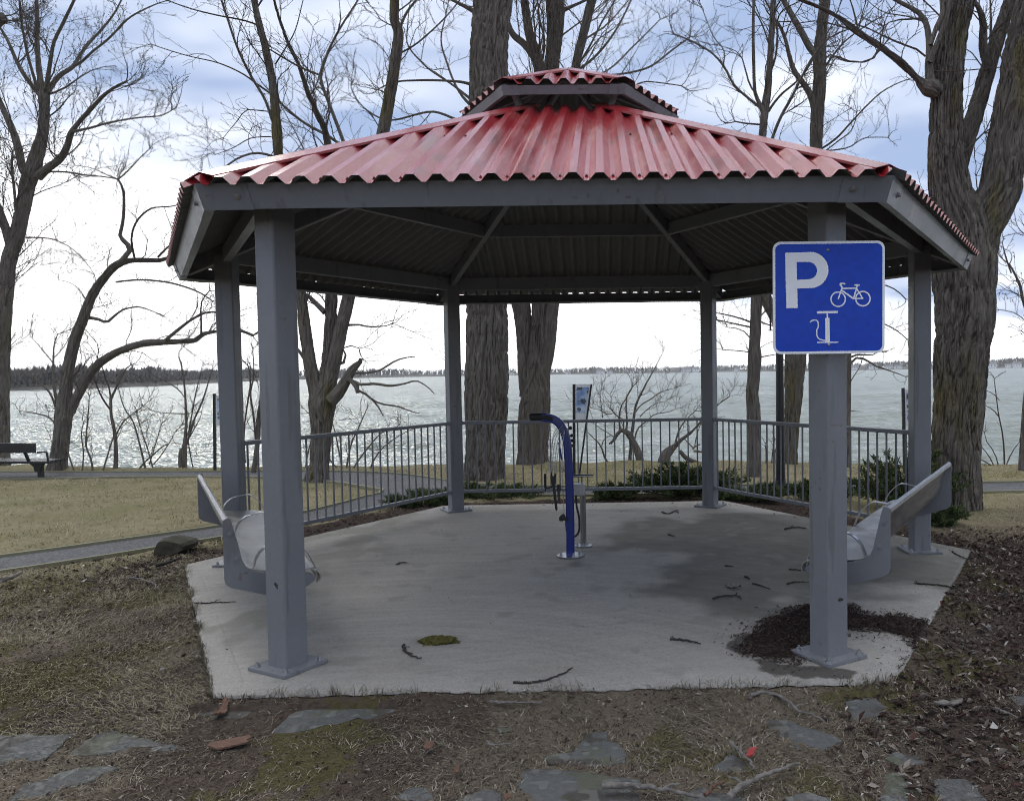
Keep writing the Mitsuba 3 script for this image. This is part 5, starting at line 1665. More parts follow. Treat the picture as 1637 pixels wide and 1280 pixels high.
# ------------------------------------------------------------------ lamp post, picture panels, park bench
lp = on_z(1248, 790, GZ)
lamp = thing('lamp_post', 'black iron lamp post on a flared foot behind the right railing and sign', 'lamp post')
prof = [(.001, -.05), (.155, -.05), (.155, .02), (.14, .05), (.095, .10), (.075, .16), (.062, .22), (.057, .6), (.046, 2.6), (.042, 3.7), (.052, 3.72), (.052, 3.78), (.02, 3.86), (.001, 3.95)]
pole = trimesh.creation.revolve(np.array(prof), sections=28)
pole.apply_translation([lp[0], lp[1], GZ])
obj('pole', fix(pole), 'black_paint', lamp, smooth=35)
hk = on_y(1231.5, 528, lp[1])
obj('hook_arm', cat_mesh([pipe([[lp[0], lp[1], GZ + 3.35], [lp[0] - .07, lp[1], GZ + 3.45], [hk[0] + .01, lp[1], GZ + 3.38], [hk[0], lp[1], GZ + 3.2], hk + Z * .2, hk], .011, 8),
                          bar(hk - [.035, 0, 0], hk + [.035, 0, 0], .02, .014)]), 'black_paint', lamp)
lk = obj('lantern', fix(trimesh.creation.revolve(np.array([(.001, 0), (.07, 0), (.07, .04), (.001, .04)]), sections=16).apply_translation([lp[0], lp[1], GZ + 3.9])), 'black_paint', lamp, smooth=30)
obj('lantern_glass', fix(trimesh.creation.revolve(np.array([(.001, .04), (.065, .04), (.09, .30), (.001, .30)]), sections=8).apply_translation([lp[0], lp[1], GZ + 3.9])), 'lamp_glass', lk, smooth=False)
obj('lantern_roof', fix(trimesh.creation.revolve(np.array([(.001, .30), (.12, .30), (.07, .40), (.02, .45), (.012, .55), (.001, .55)]), sections=8).apply_translation([lp[0], lp[1], GZ + 3.9])), 'black_paint', lk, smooth=False)


def pic_panel(label, rows, Y, edge_on=False):
    """A picture panel on two black posts: rows give the left post, right post and the panel corners in pixels."""
    t = thing('picture_panel', label, 'panel', 'picture panels facing the path')
    (lx0, ly0), (lx1, ly1) = rows[0]
    obj('post', bar(on_y(lx1, ly1, Y) - Z * .05, on_y(lx0, ly0, Y), .045, .045, .006, ref=(0, 1, 0)), 'black_paint', t)
    (rx0, ry0), (rx1, ry1) = rows[1]
    obj('post', bar(on_y(rx1, ry1, Y - .10) - Z * .05, on_y(rx0, ry0, Y - .02), .03, .03, .005, ref=(0, 1, 0)), 'black_paint', t)
    q = [on_y(x, y, Y) for x, y in rows[2]]
    o = q[0]
    loc = [((p - o)[0], (p - o)[2]) for p in q]
    M = basis(o + [0, .012, 0], [1, 0, 0], [0, 0, 1], [0, -1, 0])
    obj('board', extrude(Polygon(loc).buffer(0), .02, M), 'print_white', t, smooth=False)
    c = np.mean(loc, axis=0)
    pic = Polygon([(c[0] + (x - c[0]) * .78, c[1] + .03 + (z - c[1]) * .72) for x, z in loc])
    M2 = basis(o + [0, -.0082, 0], [1, 0, 0], [0, 0, 1], [0, -1, 0])
    obj('picture', extrude(pic.buffer(0), .002, M2), 'print_mat', t, smooth=False)


pic_panel('picture panel with a blue lake photograph behind the repair stand', [((917.5, 614), (918, 757)), ((945.5, 614), (925, 762)), [(919, 614), (945, 614), (937.5, 671), (919, 670)]], 6.35)
pic_panel('picture panel at the left, mostly hidden behind the left post', [((343, 629), (343.5, 752)), ((372, 631), (372, 752)), [(345, 632), (371, 632), (371, 681), (345, 681)]], 7.7)
pic_panel('picture panel at the right, mostly hidden behind the right post', [((1443.5, 620), (1446.5, 758)), ((1474, 622), (1472, 758)), [(1445, 622), (1474, 622), (1474, 682), (1447, 682)]], 5.6)

pbk = thing('park_bench', 'black park bench cut by the left frame edge, facing the lake', 'bench')
BY = 6.95


def bpt(px, py, dy=0.0):
    p = on_y(px, py, BY)
    return p + [0, dy, 0]


def slab_between(a, b, hgt, thick, dy):
    p, q = bpt(*a, dy), bpt(*b, dy)
    q[2] = p[2] + (q[2] - p[2])
    return bar(p, q, thick, hgt, .012, ref=(0, 0, 1))


obj('backrest', slab_between((-75, 714), (61.5, 715.5), .165, .04, -.08), 'black_paint', pbk)
for k, dy in enumerate((.0, .13, .26, .39)):
    obj('seat_slat', slab_between((-75, 738), (77, 739), .045, .11, dy), 'black_paint', pbk)
for x in (55, -62):
    p = bpt(x, 741, .15)
    q = p.copy(); q[2] = float(gz(q[0], q[1])) - .03
    obj('leg', bar(q, p, .10, .06, .01, ref=(1, 0, 0)), 'black_paint', pbk)
    obj('leg_bracket', extrude(Polygon([(-.12, 0), (.12, 0), (.06, -.06), (.045, -.14), (-.045, -.14), (-.06, -.06)]), .06, basis(p + [0, -.03, -.005], [1, 0, 0], [0, 0, 1], [0, -1, 0])), 'black_paint', pbk, smooth=False)
    obj('back_strut', bar(bpt(x - 8, 739, .0), bpt(x - 12, 722, -.05), .05, .03, .006, ref=(0, 1, 0)), 'black_paint', pbk)
    e = 75 if x > 0 else -75
    obj('armrest', sweep(rrect(.03, .03, .008, 2), [bpt(e - 15, 723, .0), bpt(e - 1, 722.5, .0), bpt(e, 724, .0), bpt(e + 2, 737, .0)], ref=(0, 1, 0)), 'black_paint', pbk)

# ------------------------------------------------------------------ boulder and loose pieces
rng = np.random.default_rng(5)
OUT = [(232, 893), (238, 878), (240, 868), (246, 857), (262, 854), (270, 858), (300, 862), (307, 868), (304, 878), (292, 880), (270, 886), (252, 896)]
c0 = on_z(266, 888, GZ)
bm = trimesh.creation.icosphere(4)
dv = bm.vertices.copy()
pts2 = np.array([((x - 268) / 268.0, -(y - 875) / 268.0) for x, y in OUT])
hull_pts = []
for (x, z) in pts2:
    for dy_, s_ in ((-.11, .8), (0, 1), (.13, .72)):
        hull_pts.append((x * s_ * 1.3, dy_ * 1.3, z * s_ * 1.3))
hull = trimesh.convex.convex_hull(np.array(hull_pts))
hull = hull.subdivide().subdivide().subdivide().subdivide()
hv = np.array(hull.vertices)
hv = hv + hull.vertex_normals * (.035 * (meshkit.fbm(hv * 9, 4, 3) - .5))[:, None]
hull.vertices = hv
hull.apply_translation([c0[0] + .01, c0[1] + .15, GZ + .055])
obj('boulder', hull, 'boulder_mat', smooth=35, label='dark angular boulder beside the asphalt path at the left of the slab', cat='boulder')


def stick(px_pts, r, label, group=None, z=.006, material='dark_wood', name='stick', side=(), on_slab=True, seed=0):
    rg = np.random.default_rng(len(px_pts) * 31 + int(px_pts[0][0]) + seed)
    P = np.array([on_z(x, y, 0.0 if on_slab else GZ + .02) for x, y in px_pts])
    q = spline(P, 26)
    q[:, 2] += r * .8 + .004 * rg.random(26) + (0 if on_slab else .012)
    q[:, :2] += .004 * rg.normal(size=(26, 2))
    sc_ = np.linspace(1, .45, 26) * (1 + .35 * (rg.random(26) - .5))
    ms = [sweep(circ(r, 7), q, scales=sc_)]
    for i, dx, dy in side:
        ms.append(sweep(circ(r * .6, 5), [q[i], q[i] + [dx * .5, dy * .5, .012], q[i] + [dx, dy, .006]], scales=[1, .8, .5]))
    obj(name, cat_mesh(ms), material, smooth=50, label=label, cat='stick', group=group)


stick([(645, 1033), (646, 1040), (655, 1048), (673, 1054)], .008, 'short curved twig on the slab left of the moss clump', name='twig', side=((6, .03, .02), (16, .02, -.02)))
stick([(820, 1092), (845, 1093), (870, 1089), (895, 1080), (916, 1068)], .007, 'long curved twig on the slab near the middle of the front edge', name='twig', side=((8, .02, -.015),))
stick([(1072, 1023), (1088, 1024), (1102, 1026), (1120, 1031)], .008, 'dark twig on the slab between the moss clump and the right front post', name='twig', side=((2, -.02, .02),))
stick([(1141, 958), (1155, 954), (1172, 953), (1185, 959)], .008, 'forked twig nearest to the soil drift on the right of the slab', name='twig', side=((8, .05, -.07), (18, .02, .04)))
stick([(1203, 933), (1216, 937), (1232, 943)], .006, 'thin twig on the slab left of the right front post, above the forked one', name='twig')
stick([(1259, 935), (1275, 931), (1293, 931)], .007, 'twig touching the left side of the right front post', name='twig')
stick([(1461, 933), (1470, 934), (1500, 936), (1526, 942), (1545, 950)], .007, 'long twig lying across the right edge of the slab', name='twig', side=((1, .0, .04),))
stick([(1522, 882), (1535, 890), (1556, 896)], .007, 'twig hooked over the right corner of the slab', name='twig')
stick([(312, 965), (345, 964), (377, 963)], .006, 'straight twig across the left edge of the slab', name='twig', side=((12, .02, .05),))
stick([(635, 903), (643, 900), (653, 900)], .006, 'small twig alone on the left middle of the slab', name='twig')
stick([(1058, 819), (1068, 822), (1080, 817), (1085, 821)], .009, 'crooked twig at the back of the slab near the back right post', name='twig', side=((12, .08, .05),))
stick([(1254, 847), (1270, 844), (1290, 846)], .009, 'twig at the back right edge of the slab under the right railing', name='twig', side=((9, .05, .08),))
stick([(1160, 905), (1172, 906)], .006, 'small straight twig on the damp patch of the slab', name='twig')
stick([(1262, 911), (1280, 912), (1293, 913)], .006, 'short twig on the damp patch beside the right front post', name='twig')
stick([(1191, 922), (1199, 926)], .006, 'tiny twig on the damp patch left of the sign post', name='twig')
stick([(1068, 855), (1078, 858)], .007, 'tiny twig on the damp patch behind the pump', name='twig')
stick([(1160, 936), (1172, 935), (1186, 938), (1176, 943), (1164, 938)], .007, 'pale curled leaf stalk beside the forked twig', name='twig', material='dead_wood')
stick([(1165, 1283), (1176, 1272), (1205, 1255), (1240, 1241), (1276, 1228)], .0125, 'thick grey stick on the ground at the bottom right of centre', material='dead_wood', on_slab=False, side=((7, -.05, .05),))
stick([(1130, 1278), (1145, 1262), (1160, 1256)], .008, 'short orange brown stick beside the thick grey one', material='orange_wood', on_slab=False)
stick([(1198, 1120), (1220, 1113), (1245, 1118), (1262, 1130), (1275, 1142), (1300, 1150), (1318, 1160)], .010, 'long crooked twig on the ground in front of the right front post', material='dead_wood', on_slab=False, name='twig', side=((10, -.06, .03), (16, .05, .02)))
stick([(1168, 1194), (1182, 1206), (1200, 1226), (1210, 1238)], .008, 'twig forked over a flagstone beside the red chip', material='dead_wood', on_slab=False, name='twig', side=((9, .02, .09),))
stick([(964, 1266), (1000, 1264), (1040, 1268), (1085, 1276), (1120, 1283)], .013, 'long pale stick at the bottom edge of the picture', material='dead_wood', on_slab=False, side=((6, .05, -.04), (15, .07, .03)))
stick([(785, 1127), (820, 1129), (865, 1128)], .008, 'straight thin stick along the front edge of the slab', material='dead_wood', on_slab=False)
stick([(0, 934), (14, 930), (34, 920)], .022, 'grey branch stub cut by the left frame edge', material='dead_wood', on_slab=False)
stick([(250, 908), (270, 903), (287, 896)], .016, 'dark bark covered stick in front of the boulder', on_slab=False)
stick([(780, 1190), (790, 1197), (815, 1195)], .006, 'thin curved stem on the thatch in the middle foreground', material='dead_wood', on_slab=False, name='twig')
stick([(1590, 1136), (1610, 1145), (1628, 1153)], .006, 'pale straight twig in the litter at the right edge', material='dead_wood', on_slab=False, name='twig')
stick([(205, 926), (235, 932), (248, 938), (250, 946)], .008, 'bent twig on the moss at the left of the slab', material='dead_wood', on_slab=False, name='twig', side=((12, .1, .05),))


def chip(px_poly, thick, label, material, cat, name, z0, seed, bend=.02):
    w = np.array([on_z(x, y, z0)[:2] for x, y in px_poly])
    pl = Polygon(w).buffer(0)
    cr_ = np.array(shapely.segmentize(pl.exterior, .008).coords)[:-1]
    cr_ = cr_ + .012 * (np.stack([meshkit.fbm(np.c_[cr_ * 60, cr_[:, 0] * 0 + seed], 3, 1), meshkit.fbm(np.c_[cr_ * 60, cr_[:, 0] * 0 + seed + 9], 3, 2)], 1) - .5)
    pl = Polygon(cr_).buffer(0)
    m = extrude(pl, thick).subdivide().subdivide()
    vv = np.array(m.vertices)
    c_ = vv.mean(0)
    vv[:, 2] += z0 + bend * (meshkit.fbm(vv * 14, 3, seed) - .3) + bend * 3 * ((vv[:, 0] - c_[0]) ** 2 + (vv[:, 1] - c_[1]) ** 2) / (.1 ** 2) * .12
    m.vertices = vv
    obj(name, m, material, smooth=40, label=label, cat=cat)


chip([(340, 1150), (339, 1146), (350, 1134), (361, 1122), (364, 1127), (368, 1124), (362, 1137), (352, 1150), (346, 1147)], .007, 'upright orange brown bark piece on the flagstone near the left front slab corner', 'orange_wood', 'bark', 'bark_piece', GZ + .02, 3, .05)
chip([(331, 1197), (338, 1190), (360, 1185), (380, 1181), (398, 1178), (402, 1182), (394, 1185), (397, 1189), (360, 1197), (345, 1200), (338, 1197)], .007, 'flat orange brown bark strip in the thatch below the left front slab corner', 'orange_wood', 'bark', 'bark_piece', GZ + .02, 4, .015)
chip([(1193, 1212), (1197, 1202), (1207, 1197), (1211, 1200), (1206, 1208), (1197, 1213)], .006, 'small bright red chip lying on the ground before the slab', 'red_flake', 'chip', 'red_chip', GZ + .03, 5, .03)
chip([(676, 1195), (682, 1188), (690, 1190), (692, 1196), (684, 1200), (678, 1199)], .004, 'orange fallen leaf on the thatch left of the middle', 'orange_wood', 'leaf', 'fallen_leaf', GZ + .03, 6, .03)
chip([(726, 1232), (730, 1225), (735, 1226), (733, 1236), (728, 1237)], .004, 'small upright orange leaf in the middle foreground', 'orange_wood', 'leaf', 'fallen_leaf', GZ + .03, 7, .03)
chip([(803, 1276), (808, 1270), (818, 1268), (817, 1274), (808, 1280)], .004, 'reddish fallen leaf at the bottom edge left of the big flagstone', 'orange_wood', 'leaf', 'fallen_leaf', GZ + .03, 8, .03)
chip([(1494, 1125), (1510, 1120), (1540, 1121), (1536, 1126), (1510, 1129)], .006, 'pale brown bark strip in the litter at the right', 'dead_wood', 'bark', 'bark_piece', GZ + .02, 9, .02)
chip([(1160, 937), (1172, 934), (1183, 937), (1178, 941), (1168, 941)], .004, 'pale curled dead leaf on the damp part of the slab', 'dead_wood', 'leaf', 'fallen_leaf', .003, 10, .03)

mc = on_z(704, 1026, 0.0)
mm = trimesh.creation.icosphere(4)
mv = mm.vertices.copy()
rad_ = np.array([.115, .052, .028])
mv = mv * rad_ * (1 + 1.1 * (meshkit.fbm(mv * 2.3, 4, 2) - .5) + .5 * (meshkit.fbm(mv * 7, 3, 8) - .5))[:, None]
mv[:, 2] = np.maximum(mv[:, 2], -.002)
mv += mm.vertices * (.012 * meshkit.noise(mv * 130, 6))[:, None]
mm.vertices = mv + [mc[0], mc[1], .002]
obj('moss_clump', mm, 'moss_mat', smooth=True, label='oval clump of green moss lying on the front of the slab', cat='moss')

# ------------------------------------------------------------------ spreading junipers


def juniper(x, y, rx, ry, h, n, label, seed):
    rng = np.random.default_rng(seed)
    root = thing('juniper', label, 'juniper', 'spreading junipers round the shelter')
    z0 = float(gz(x, y))
    a = rng.uniform(0, 2 * PI, n)
    rr = np.sqrt(rng.uniform(.02, 1, n))
    el = rng.uniform(.25, 1.0, n)
    tip = np.stack([rx * rr * np.cos(a), ry * rr * np.sin(a), h * (1.02 - .55 * rr ** 2) * el], 1)
    tip *= (.88 + .2 * rng.random((n, 1)))
    base = np.array([x, y, z0]) + rng.normal(size=(n, 3)) * [.06 * rx, .06 * ry, .0]
    k = 7
    w = np.linspace(0, 1, k)[None, :, None]
    mid = tip * [.55, .55, .75]
    P = base[:, None] + 2 * w * (1 - w) * mid[:, None] + w ** 2 * tip[:, None]
    V, F = batch_tubes(P, np.full(n, .009), np.full(n, .003), 4, rng)
    obj('stem', trimesh.Trimesh(V, F, process=False), 'twig_mat', root, smooth=False, kind='stuff')
    VV, FF, CC, at = [], [], [], 0
    per = 62
    idx = np.repeat(np.arange(n), per)
    t = rng.uniform(.25, 1.0, len(idx)) ** .7
    f = t * (k - 1)
    i = np.minimum(f.astype(int), k - 2)
    p = P[idx, i] + (P[idx, i + 1] - P[idx, i]) * (f - i)[:, None] + rng.normal(size=(len(idx), 3)) * .016
    tg = P[idx, i + 1] - P[idx, i]
    tg /= np.linalg.norm(tg, axis=1, keepdims=True)
    L = rng.uniform(.035, .085, len(idx)) * (1.15 - .4 * t)
    Q = sprout(p, tg, L, 3, rng, 20, 80, .35, .2, .05)
    # feathery spray: each sprig a thin four sided spindle
    m = len(Q)
    V, F = batch_tubes(Q, np.full(m, .0088), np.full(m, .0016), 3, rng)
    base_c = np.array([[.045, .07, .024], [.07, .10, .034], [.095, .12, .045], [.034, .055, .026]])[rng.integers(0, 4, m)]
    base_c = base_c * rng.uniform(.75, 1.3, (m, 1))
    brown = rng.random(m) < .06
    base_c[brown] = [.10, .065, .035]
    obj('foliage', trimesh.Trimesh(V, F, process=False), 'tinted', root, color=np.repeat(base_c, 9, 0), kind='stuff')


juniper(1.25, 3.75, .95, .5, .50, 120, 'largest juniper left of the back right post, taller than the bottom rail', 61)
juniper(.42, 3.66, .38, .28, .22, 40, 'small low juniper behind the pump handle, alone in front of the path', 62)
juniper(-1.45, 4.0, .95, .38, .24, 70, 'wide low juniper at the foot of the massive straight trunk', 63)
juniper(-2.05, 3.35, .55, .3, .20, 45, 'low juniper left of the back left post below the railing', 64)
juniper(2.05, 3.15, .62, .38, .24, 50, 'low juniper just right of the back right post', 65)
juniper(2.95, 3.25, .42, .4, .38, 48, 'juniper beside the sign post on its left, behind the railing', 66)
juniper(3.75, 2.35, .75, .62, .78, 110, 'tall dense juniper between the sign post and the right post', 67)
juniper(3.78, 1.42, .26, .24, .26, 34, 'small juniper in front of the huge forked tree, under the bench back', 68)

# ------------------------------------------------------------------ grass, leaf litter, mulch


def free(x, y):
    ok = ~shapely.contains_xy(path_poly, x, y) & ~shapely.contains_xy(stones_core, x, y) & (hexd(x, y) > 3.465)
    return ok & (y < shore(x) + .3)


def nz(x, y, s, seed, o=3):
    return meshkit.fbm(np.stack([x * s, y * s, x * 0 + seed], -1), o, seed)


def blades(x, y, ln, wd, lift, col, rng, sway=1.0):
    n = len(x)
    z = gz(x, y)
    az = 4 * PI * nz(x, y, 1.7, 51, 2) + rng.normal(size=n) * .85
    d = np.stack([np.cos(az), np.sin(az), np.zeros(n)], 1)
    sd = np.stack([-np.sin(az), np.cos(az), np.zeros(n)], 1)
    b = np.stack([x, y, z - .004], 1)
    el = np.radians(lift)[:, None]
    m = b + (d * np.cos(el) + Z * np.sin(el)) * (ln * .55)[:, None]
    el2 = el - np.radians(rng.uniform(10, 55, n))[:, None] * sway
    turn = sd * rng.normal(size=(n, 1)) * .35
    t = m + (d * np.cos(el2) + Z * np.sin(el2) + turn) * (ln * .5)[:, None]
    t[:, 2] = np.maximum(t[:, 2], z + .002)
    w = sd * wd[:, None] * .5
    V = np.stack([b - w, b + w, m - w * .8, m + w * .8, t], 1).reshape(-1, 3)
    F = np.array([[0, 1, 3], [0, 3, 2], [2, 3, 4]])
    F = (F[None] + (np.arange(n) * 5)[:, None, None]).reshape(-1, 3)
    return V, F, np.repeat(col, 5, 0)


rng = np.random.default_rng(404)
STRAW = np.array([[.33, .28, .18], [.27, .225, .13], [.38, .34, .25], [.20, .165, .10], [.145, .15, .06], [.24, .215, .10]])
DULL = np.array([[.20, .17, .12], [.38, .345, .28], [.125, .10, .075], [.045, .034, .026], [.075, .074, .034], [.17, .128, .095]])
BV, BF, BC, at = [], [], [], 0


def add_blades(x0, x1, y0, y1, n, ln, wd, lo, hi, mask, pal, probs):
    global at
    x, y = rng.uniform(x0, x1, n), rng.uniform(y0, y1, n)
    k = free(x, y)
    x, y = x[k], y[k]
    k = rng.random(len(x)) < mask(x, y)
    x, y = x[k], y[k]
    m = len(x)
    c = pal[rng.choice(len(pal), m, p=probs)] * rng.uniform(.75, 1.2, (m, 1))
    V, F, C = blades(x, y, rng.uniform(*ln, m), rng.uniform(*wd, m), rng.uniform(lo, hi, m), c, rng)
    BV.append(V); BF.append(F + at); BC.append(C)
    at += len(V)


def front_mask(x, y):
    a = np.clip((nz(x, y, 2.6, 5, 4) - .36) * 5.5, .10, 1)
    right = sm(2.2, 3.4, x - .35 * (y + 3) + 1.4 * (nz(x, y, .55, 1, 4) - .5))
    return a * (1 - .85 * right)


add_blades(-4.6, 4.0, -5.6, -2.9, 175000, (.02, .066), (.0020, .0044), 3, 36, front_mask, DULL, [.24, .13, .22, .20, .08, .13])
add_blades(-7.2, -1.7, -3.4, .6, 100000, (.025, .07), (.003, .0060), 6, 48, lambda x, y: np.clip((nz(x, y, 1.8, 7) - .30) * 4, .1, 1), (STRAW * .6 + DULL * .4), [.24, .22, .18, .14, .14, .08])
add_blades(-14, -1.8, -.4, 8.2, 55000, (.035, .075), (.004, .008), 10, 60, lambda x, y: np.clip((nz(x, y, 1.4, 9) - .28) * 3.5, .1, 1) * np.where(hexd(x, y) < 4.15, .08, 1), STRAW, [.24, .26, .18, .12, .1, .1])
add_blades(-2.5, 9, 3.2, 7.6, 26000, (.035, .075), (.004, .008), 10, 60, lambda x, y: np.clip((nz(x, y, 1.4, 9) - .28) * 3.5, .1, 1) * np.where(hexd(x, y) < 4.2, .08, 1), STRAW, [.24, .26, .18, .12, .1, .1])
add_blades(3.4, 9, -.5, 4, 20000, (.03, .07), (.003, .006), 8, 55, lambda x, y: np.clip((nz(x, y, 1.4, 9) - .30) * 3.5, .05, 1) * sm(.1, 1.3, y + 1.0 * (nz(x, y, .8, 3) - .5)), STRAW, [.24, .26, .18, .12, .1, .1])
# tufts that lean over the edge of the slab
t_ = rng.uniform(0, 1, 2600)
e_ = rng.integers(0, 2, 2600)
A_ = np.where(e_[:, None] == 0, hx('FL', 3.455)[:2], hx('FL', 3.455)[:2])
B_ = np.where(e_[:, None] == 0, hx('FR', 3.455)[:2], hx('ML', 3.455)[:2])
ed = A_ + (B_ - A_) * t_[:, None] + rng.normal(size=(2600, 2)) * .012
keep = (nz(ed[:, 0], ed[:, 1], 3.0, 12) > .46) & (hexd(ed[:, 0], ed[:, 1]) > 3.44)
ed = ed[keep]
m_ = len(ed)
cc = DULL[rng.choice(6, m_, p=[.2, .15, .1, .1, .35, .1])] * rng.uniform(.7, 1.2, (m_, 1))
V, F, C = blades(ed[:, 0], ed[:, 1], rng.uniform(.04, .10, m_), rng.uniform(.002, .004, m_), rng.uniform(30, 80, m_), cc, rng)
BV.append(V); BF.append(F + at); BC.append(C)
obj('grass', trimesh.Trimesh(np.vstack(BV), np.vstack(BF), process=False), 'tinted', color=np.vstack(BC), kind='stuff', label='dry straw coloured grass and dead thatch', cat='grass')


def crumbs(x, y, z, size, col, rng):
    n = len(x)
    az = rng.uniform(0, 2 * PI, n)
    tilt = rng.normal(size=(n, 2)) * .6
    d = np.stack([np.cos(az), np.sin(az), tilt[:, 0]], 1) * size[:, None] * .5
    s = np.stack([-np.sin(az), np.cos(az), tilt[:, 1]], 1) * (size * rng.uniform(.3, .9, n))[:, None] * .5
    c = np.stack([x, y, z + size * .25], 1)
    V = np.stack([c - d, c + s, c + d * 1.1, c - s * .8], 1).reshape(-1, 3)
    F = np.array([[0, 3, 1], [1, 3, 2]])
    F = (F[None] + (np.arange(n) * 4)[:, None, None]).reshape(-1, 3)
    return V, F, np.repeat(col, 4, 0)


def flakes(x, y, z, size, asp, col, rng, curl=.5):
    """Leaf litter: bent four-cornered flakes lying at small tilts."""
    n = len(x)
    az = rng.uniform(0, 2 * PI, n)
    tilt = rng.normal(size=(n, 2)) * .35
    d = np.stack([np.cos(az), np.sin(az), tilt[:, 0]], 1)
    s = np.stack([-np.sin(az), np.cos(az), tilt[:, 1]], 1)
    c = np.stack([x, y, z + size * .22], 1)
    up_ = rng.uniform(-.2, curl, n)[:, None] * size[:, None] * Z
    p = [c - d * size[:, None] * .55, c + s * (size * asp)[:, None] * .5 + up_, c + d * size[:, None] * .55 + up_ * .6, c - s * (size * asp)[:, None] * .5 + up_, c]
    V = np.stack(p, 1).reshape(-1, 3)
    F = np.array([[0, 4, 1], [1, 4, 2], [2, 4, 3], [3, 4, 0]])
    F = (F[None] + (np.arange(n) * 5)[:, None, None]).reshape(-1, 3)
    return V, F, np.repeat(col, 5, 0)


CRUMB = np.array([[.026, .02, .016], [.06, .045, .036], [.14, .112, .088], [.30, .265, .215], [.06, .058, .027]])
LEAF = np.array([[.085, .06, .048], [.055, .04, .033], [.13, .098, .078], [.24, .205, .17], [.46, .43, .385], [.085, .046, .035]])


def scatter(n, x0, x1, y0, y1, mask, size, asp, pal, probs, need_free=True, zf=None, curl=.5):
    x, y = rng.uniform(x0, x1, n), rng.uniform(y0, y1, n)
    if need_free:
        k = free(x, y)
        x, y = x[k], y[k]
    k = rng.random(len(x)) < mask(x, y)
    x, y = x[k], y[k]
    m = len(x)
    c = pal[rng.choice(len(pal), m, p=probs)] * rng.uniform(.7, 1.25, (m, 1))
    sz = size[0] + (size[1] - size[0]) * rng.random(m) ** 2.2
    z = gz(x, y) if zf is None else zf(x, y)
    if asp == 0:
        return crumbs(x, y, z, sz, c, rng)
    return flakes(x, y, z, sz, asp * rng.uniform(.6, 1.3, m), c, rng, curl)


def rightmask(x, y):
    return sm(1.45, 2.3, x - .35 * (y + 3) + 1.4 * (nz(x, y, .55, 1, 4) - .5)) * sm(1.4, .3, y)


def slabedge(x, y):
    d = hexd(x, y) - 3.46
    return np.exp(-(d / .16) ** 2) * (y < 0)


parts = [
    scatter(58000, 1.2, 6.2, -5.6, 1.4, rightmask, (.010, .058), .42, LEAF, [.27, .21, .23, .18, .05, .06]),
    scatter(16000, -6, 4, -5.9, -2.9, lambda x, y: .16 + .7 * slabedge(x, y), (.008, .042), .45, LEAF, [.26, .28, .2, .16, .05, .05], curl=.3),
    scatter(95000, -5.0, 4.0, -5.9, -2.9, lambda x, y: .6 + .35 * np.clip((nz(x, y, 3, 33) - .45) * 5, 0, 1), (.004, .017), 0, CRUMB, [.3, .25, .2, .13, .12], curl=.3),
    scatter(48000, -7.2, -1.7, -3.4, .6, lambda x, y: .3 + .6 * np.clip((nz(x, y, 3, 33) - .45) * 5, 0, 1), (.006, .02), 0, CRUMB, [.3, .25, .2, .13, .12], curl=.3),
    scatter(70000, 1.2, 6.2, -5.9, 1.2, lambda x, y: .5 * rightmask(x, y), (.005, .02), 0, CRUMB, [.3, .25, .2, .13, .12], curl=.3),
    scatter(9000, -8, -1.9, -3.2, .8, lambda x, y: .22 + .8 * np.clip((nz(x, y, 2, 21) - .52) * 6, 0, 1), (.010, .045), .45, LEAF, [.24, .26, .2, .2, .05, .05]),
    scatter(2500, -4.6, -3.3, -1.5, 1.6, lambda x, y: .6 + 0 * x, (.012, .05), .45, LEAF, [.24, .26, .2, .2, .05, .05])]
at2, LV, LF, LC = 0, [], [], []
for V, F, C in parts:
    LV.append(V); LF.append(F + at2); LC.append(C)
    at2 += len(V)
obj('leaf_litter', trimesh.Trimesh(np.vstack(LV), np.vstack(LF), process=False), 'tinted', color=np.vstack(LC), kind='stuff', label='scattered dead leaves and bits of bark on the ground', cat='leaf litter')

MUL = np.array([[.046, .027, .022], [.034, .022, .019], [.066, .043, .035], [.022, .016, .014], [.10, .073, .058]])


def bedmask(x, y):
    d = hexd(x, y)
    b = sm(4.3, 4.05, d + .8 * (nz(x, y, 2.6, 5) - .5)) * sm(-1.2, -.3, y)
    return np.maximum(b, .55 * rightmask(x, y) * (x < 6))


def drift_z(x, y):
    d = np.array([z for z in spill_z(x[:, None], y[:, None])])[:, 0] if len(x) else np.zeros(0)
    return np.maximum(d, np.where(hexd(x, y) < 3.46, .001, d))


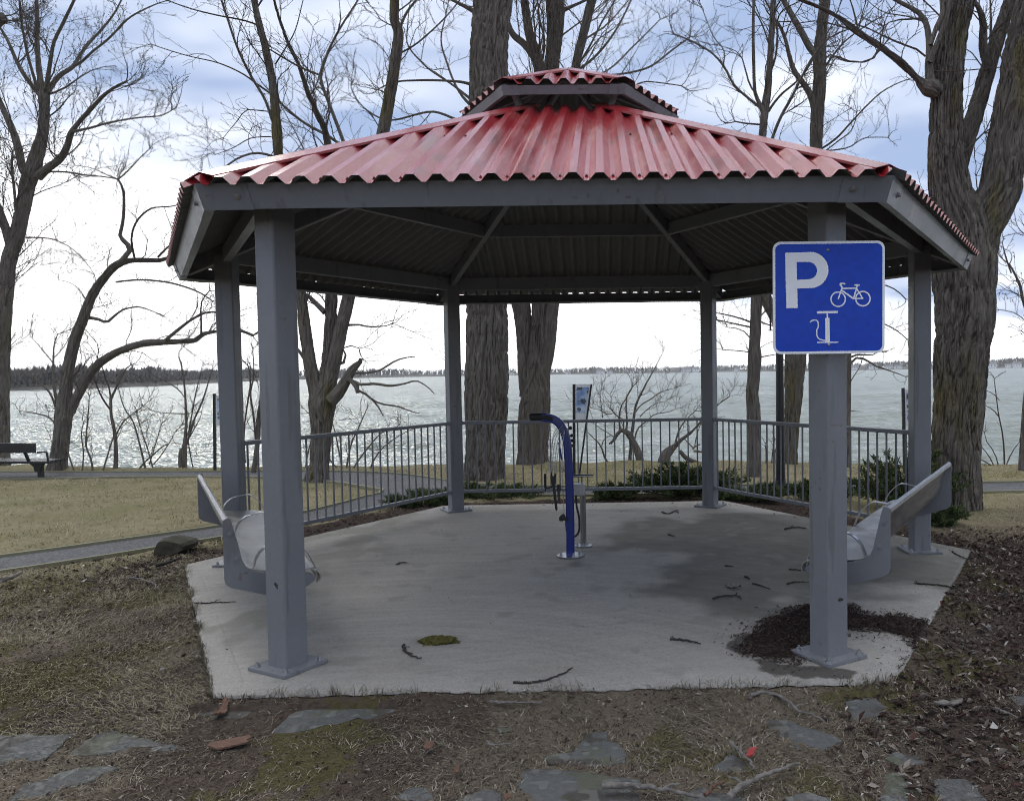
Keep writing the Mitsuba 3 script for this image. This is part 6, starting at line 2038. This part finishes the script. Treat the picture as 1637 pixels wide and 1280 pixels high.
def on_drift(x, y):
    ins = shapely.contains_xy(spill_union, x, y)
    d = np.where(ins, -1, 1) * shapely.distance(shapely.points(x, y), spill_union.boundary)
    d = d + .16 * (nz(x, y, 6, 41, 4) - .5)
    return np.where(d < 0, 1.0, np.where((d < .16) & (hexd(x, y) < 3.45), .16 * np.exp(-d / .06), 0))



parts = [scatter(60000, -4.8, 6.5, -3.5, 4.4, bedmask, (.010, .055), .22, MUL, [.3, .25, .2, .15, .1], curl=.25),
         scatter(60000, .8, 2.9, -3.2, -1.6, on_drift, (.006, .034), .24, np.vstack([MUL, LEAF[:3]]), [.22, .2, .15, .13, .07, .1, .08, .05], need_free=False, zf=drift_z, curl=.25),
         scatter(700, -2.2, 3.3, -2.9, 2.9, lambda x, y: (hexd(x, y) < 3.38) * np.where(x > .3, .55, .12), (.006, .022), .4, np.vstack([MUL, LEAF[:3]]), [.22, .2, .15, .13, .07, .1, .08, .05], need_free=False, zf=lambda x, y: x * 0, curl=.2),
         scatter(2600, -3.1, 3.4, -.2, 3.3, lambda x, y: (hexd(x, y) < 3.46) * (hexd(x, y) > 3.2) * .5, (.010, .04), .35, np.vstack([MUL, LEAF[:3]]), [.22, .2, .15, .13, .07, .1, .08, .05], need_free=False, zf=lambda x, y: x * 0, curl=.2)]
at3, LV, LF, LC = 0, [], [], []
for V, F, C in parts:
    LV.append(V); LF.append(F + at3); LC.append(C)
    at3 += len(V)
obj('mulch', trimesh.Trimesh(np.vstack(LV), np.vstack(LF), process=False), 'tinted', color=np.vstack(LC), kind='stuff', label='dark red brown bark mulch round and on the edge of the slab', cat='mulch')

# the slight haze over the lake
scene['haze_air'] = {'type': 'homogeneous', 'albedo': rgb(.95, .95, .95), 'sigma_t': 1.5e-4}
scene['haze'] = {'type': 'cube', 'to_world': T().translate([0, 0, 11.5]).scale([4600, 4600, 19.5]), 'bsdf': {'type': 'null'}, 'interior': {'type': 'ref', 'id': 'haze_air'}}
note('haze', 'thin pale haze over the lake', None, None, 'stuff')
scene['camera']['medium'] = {'type': 'ref', 'id': 'haze_air'}
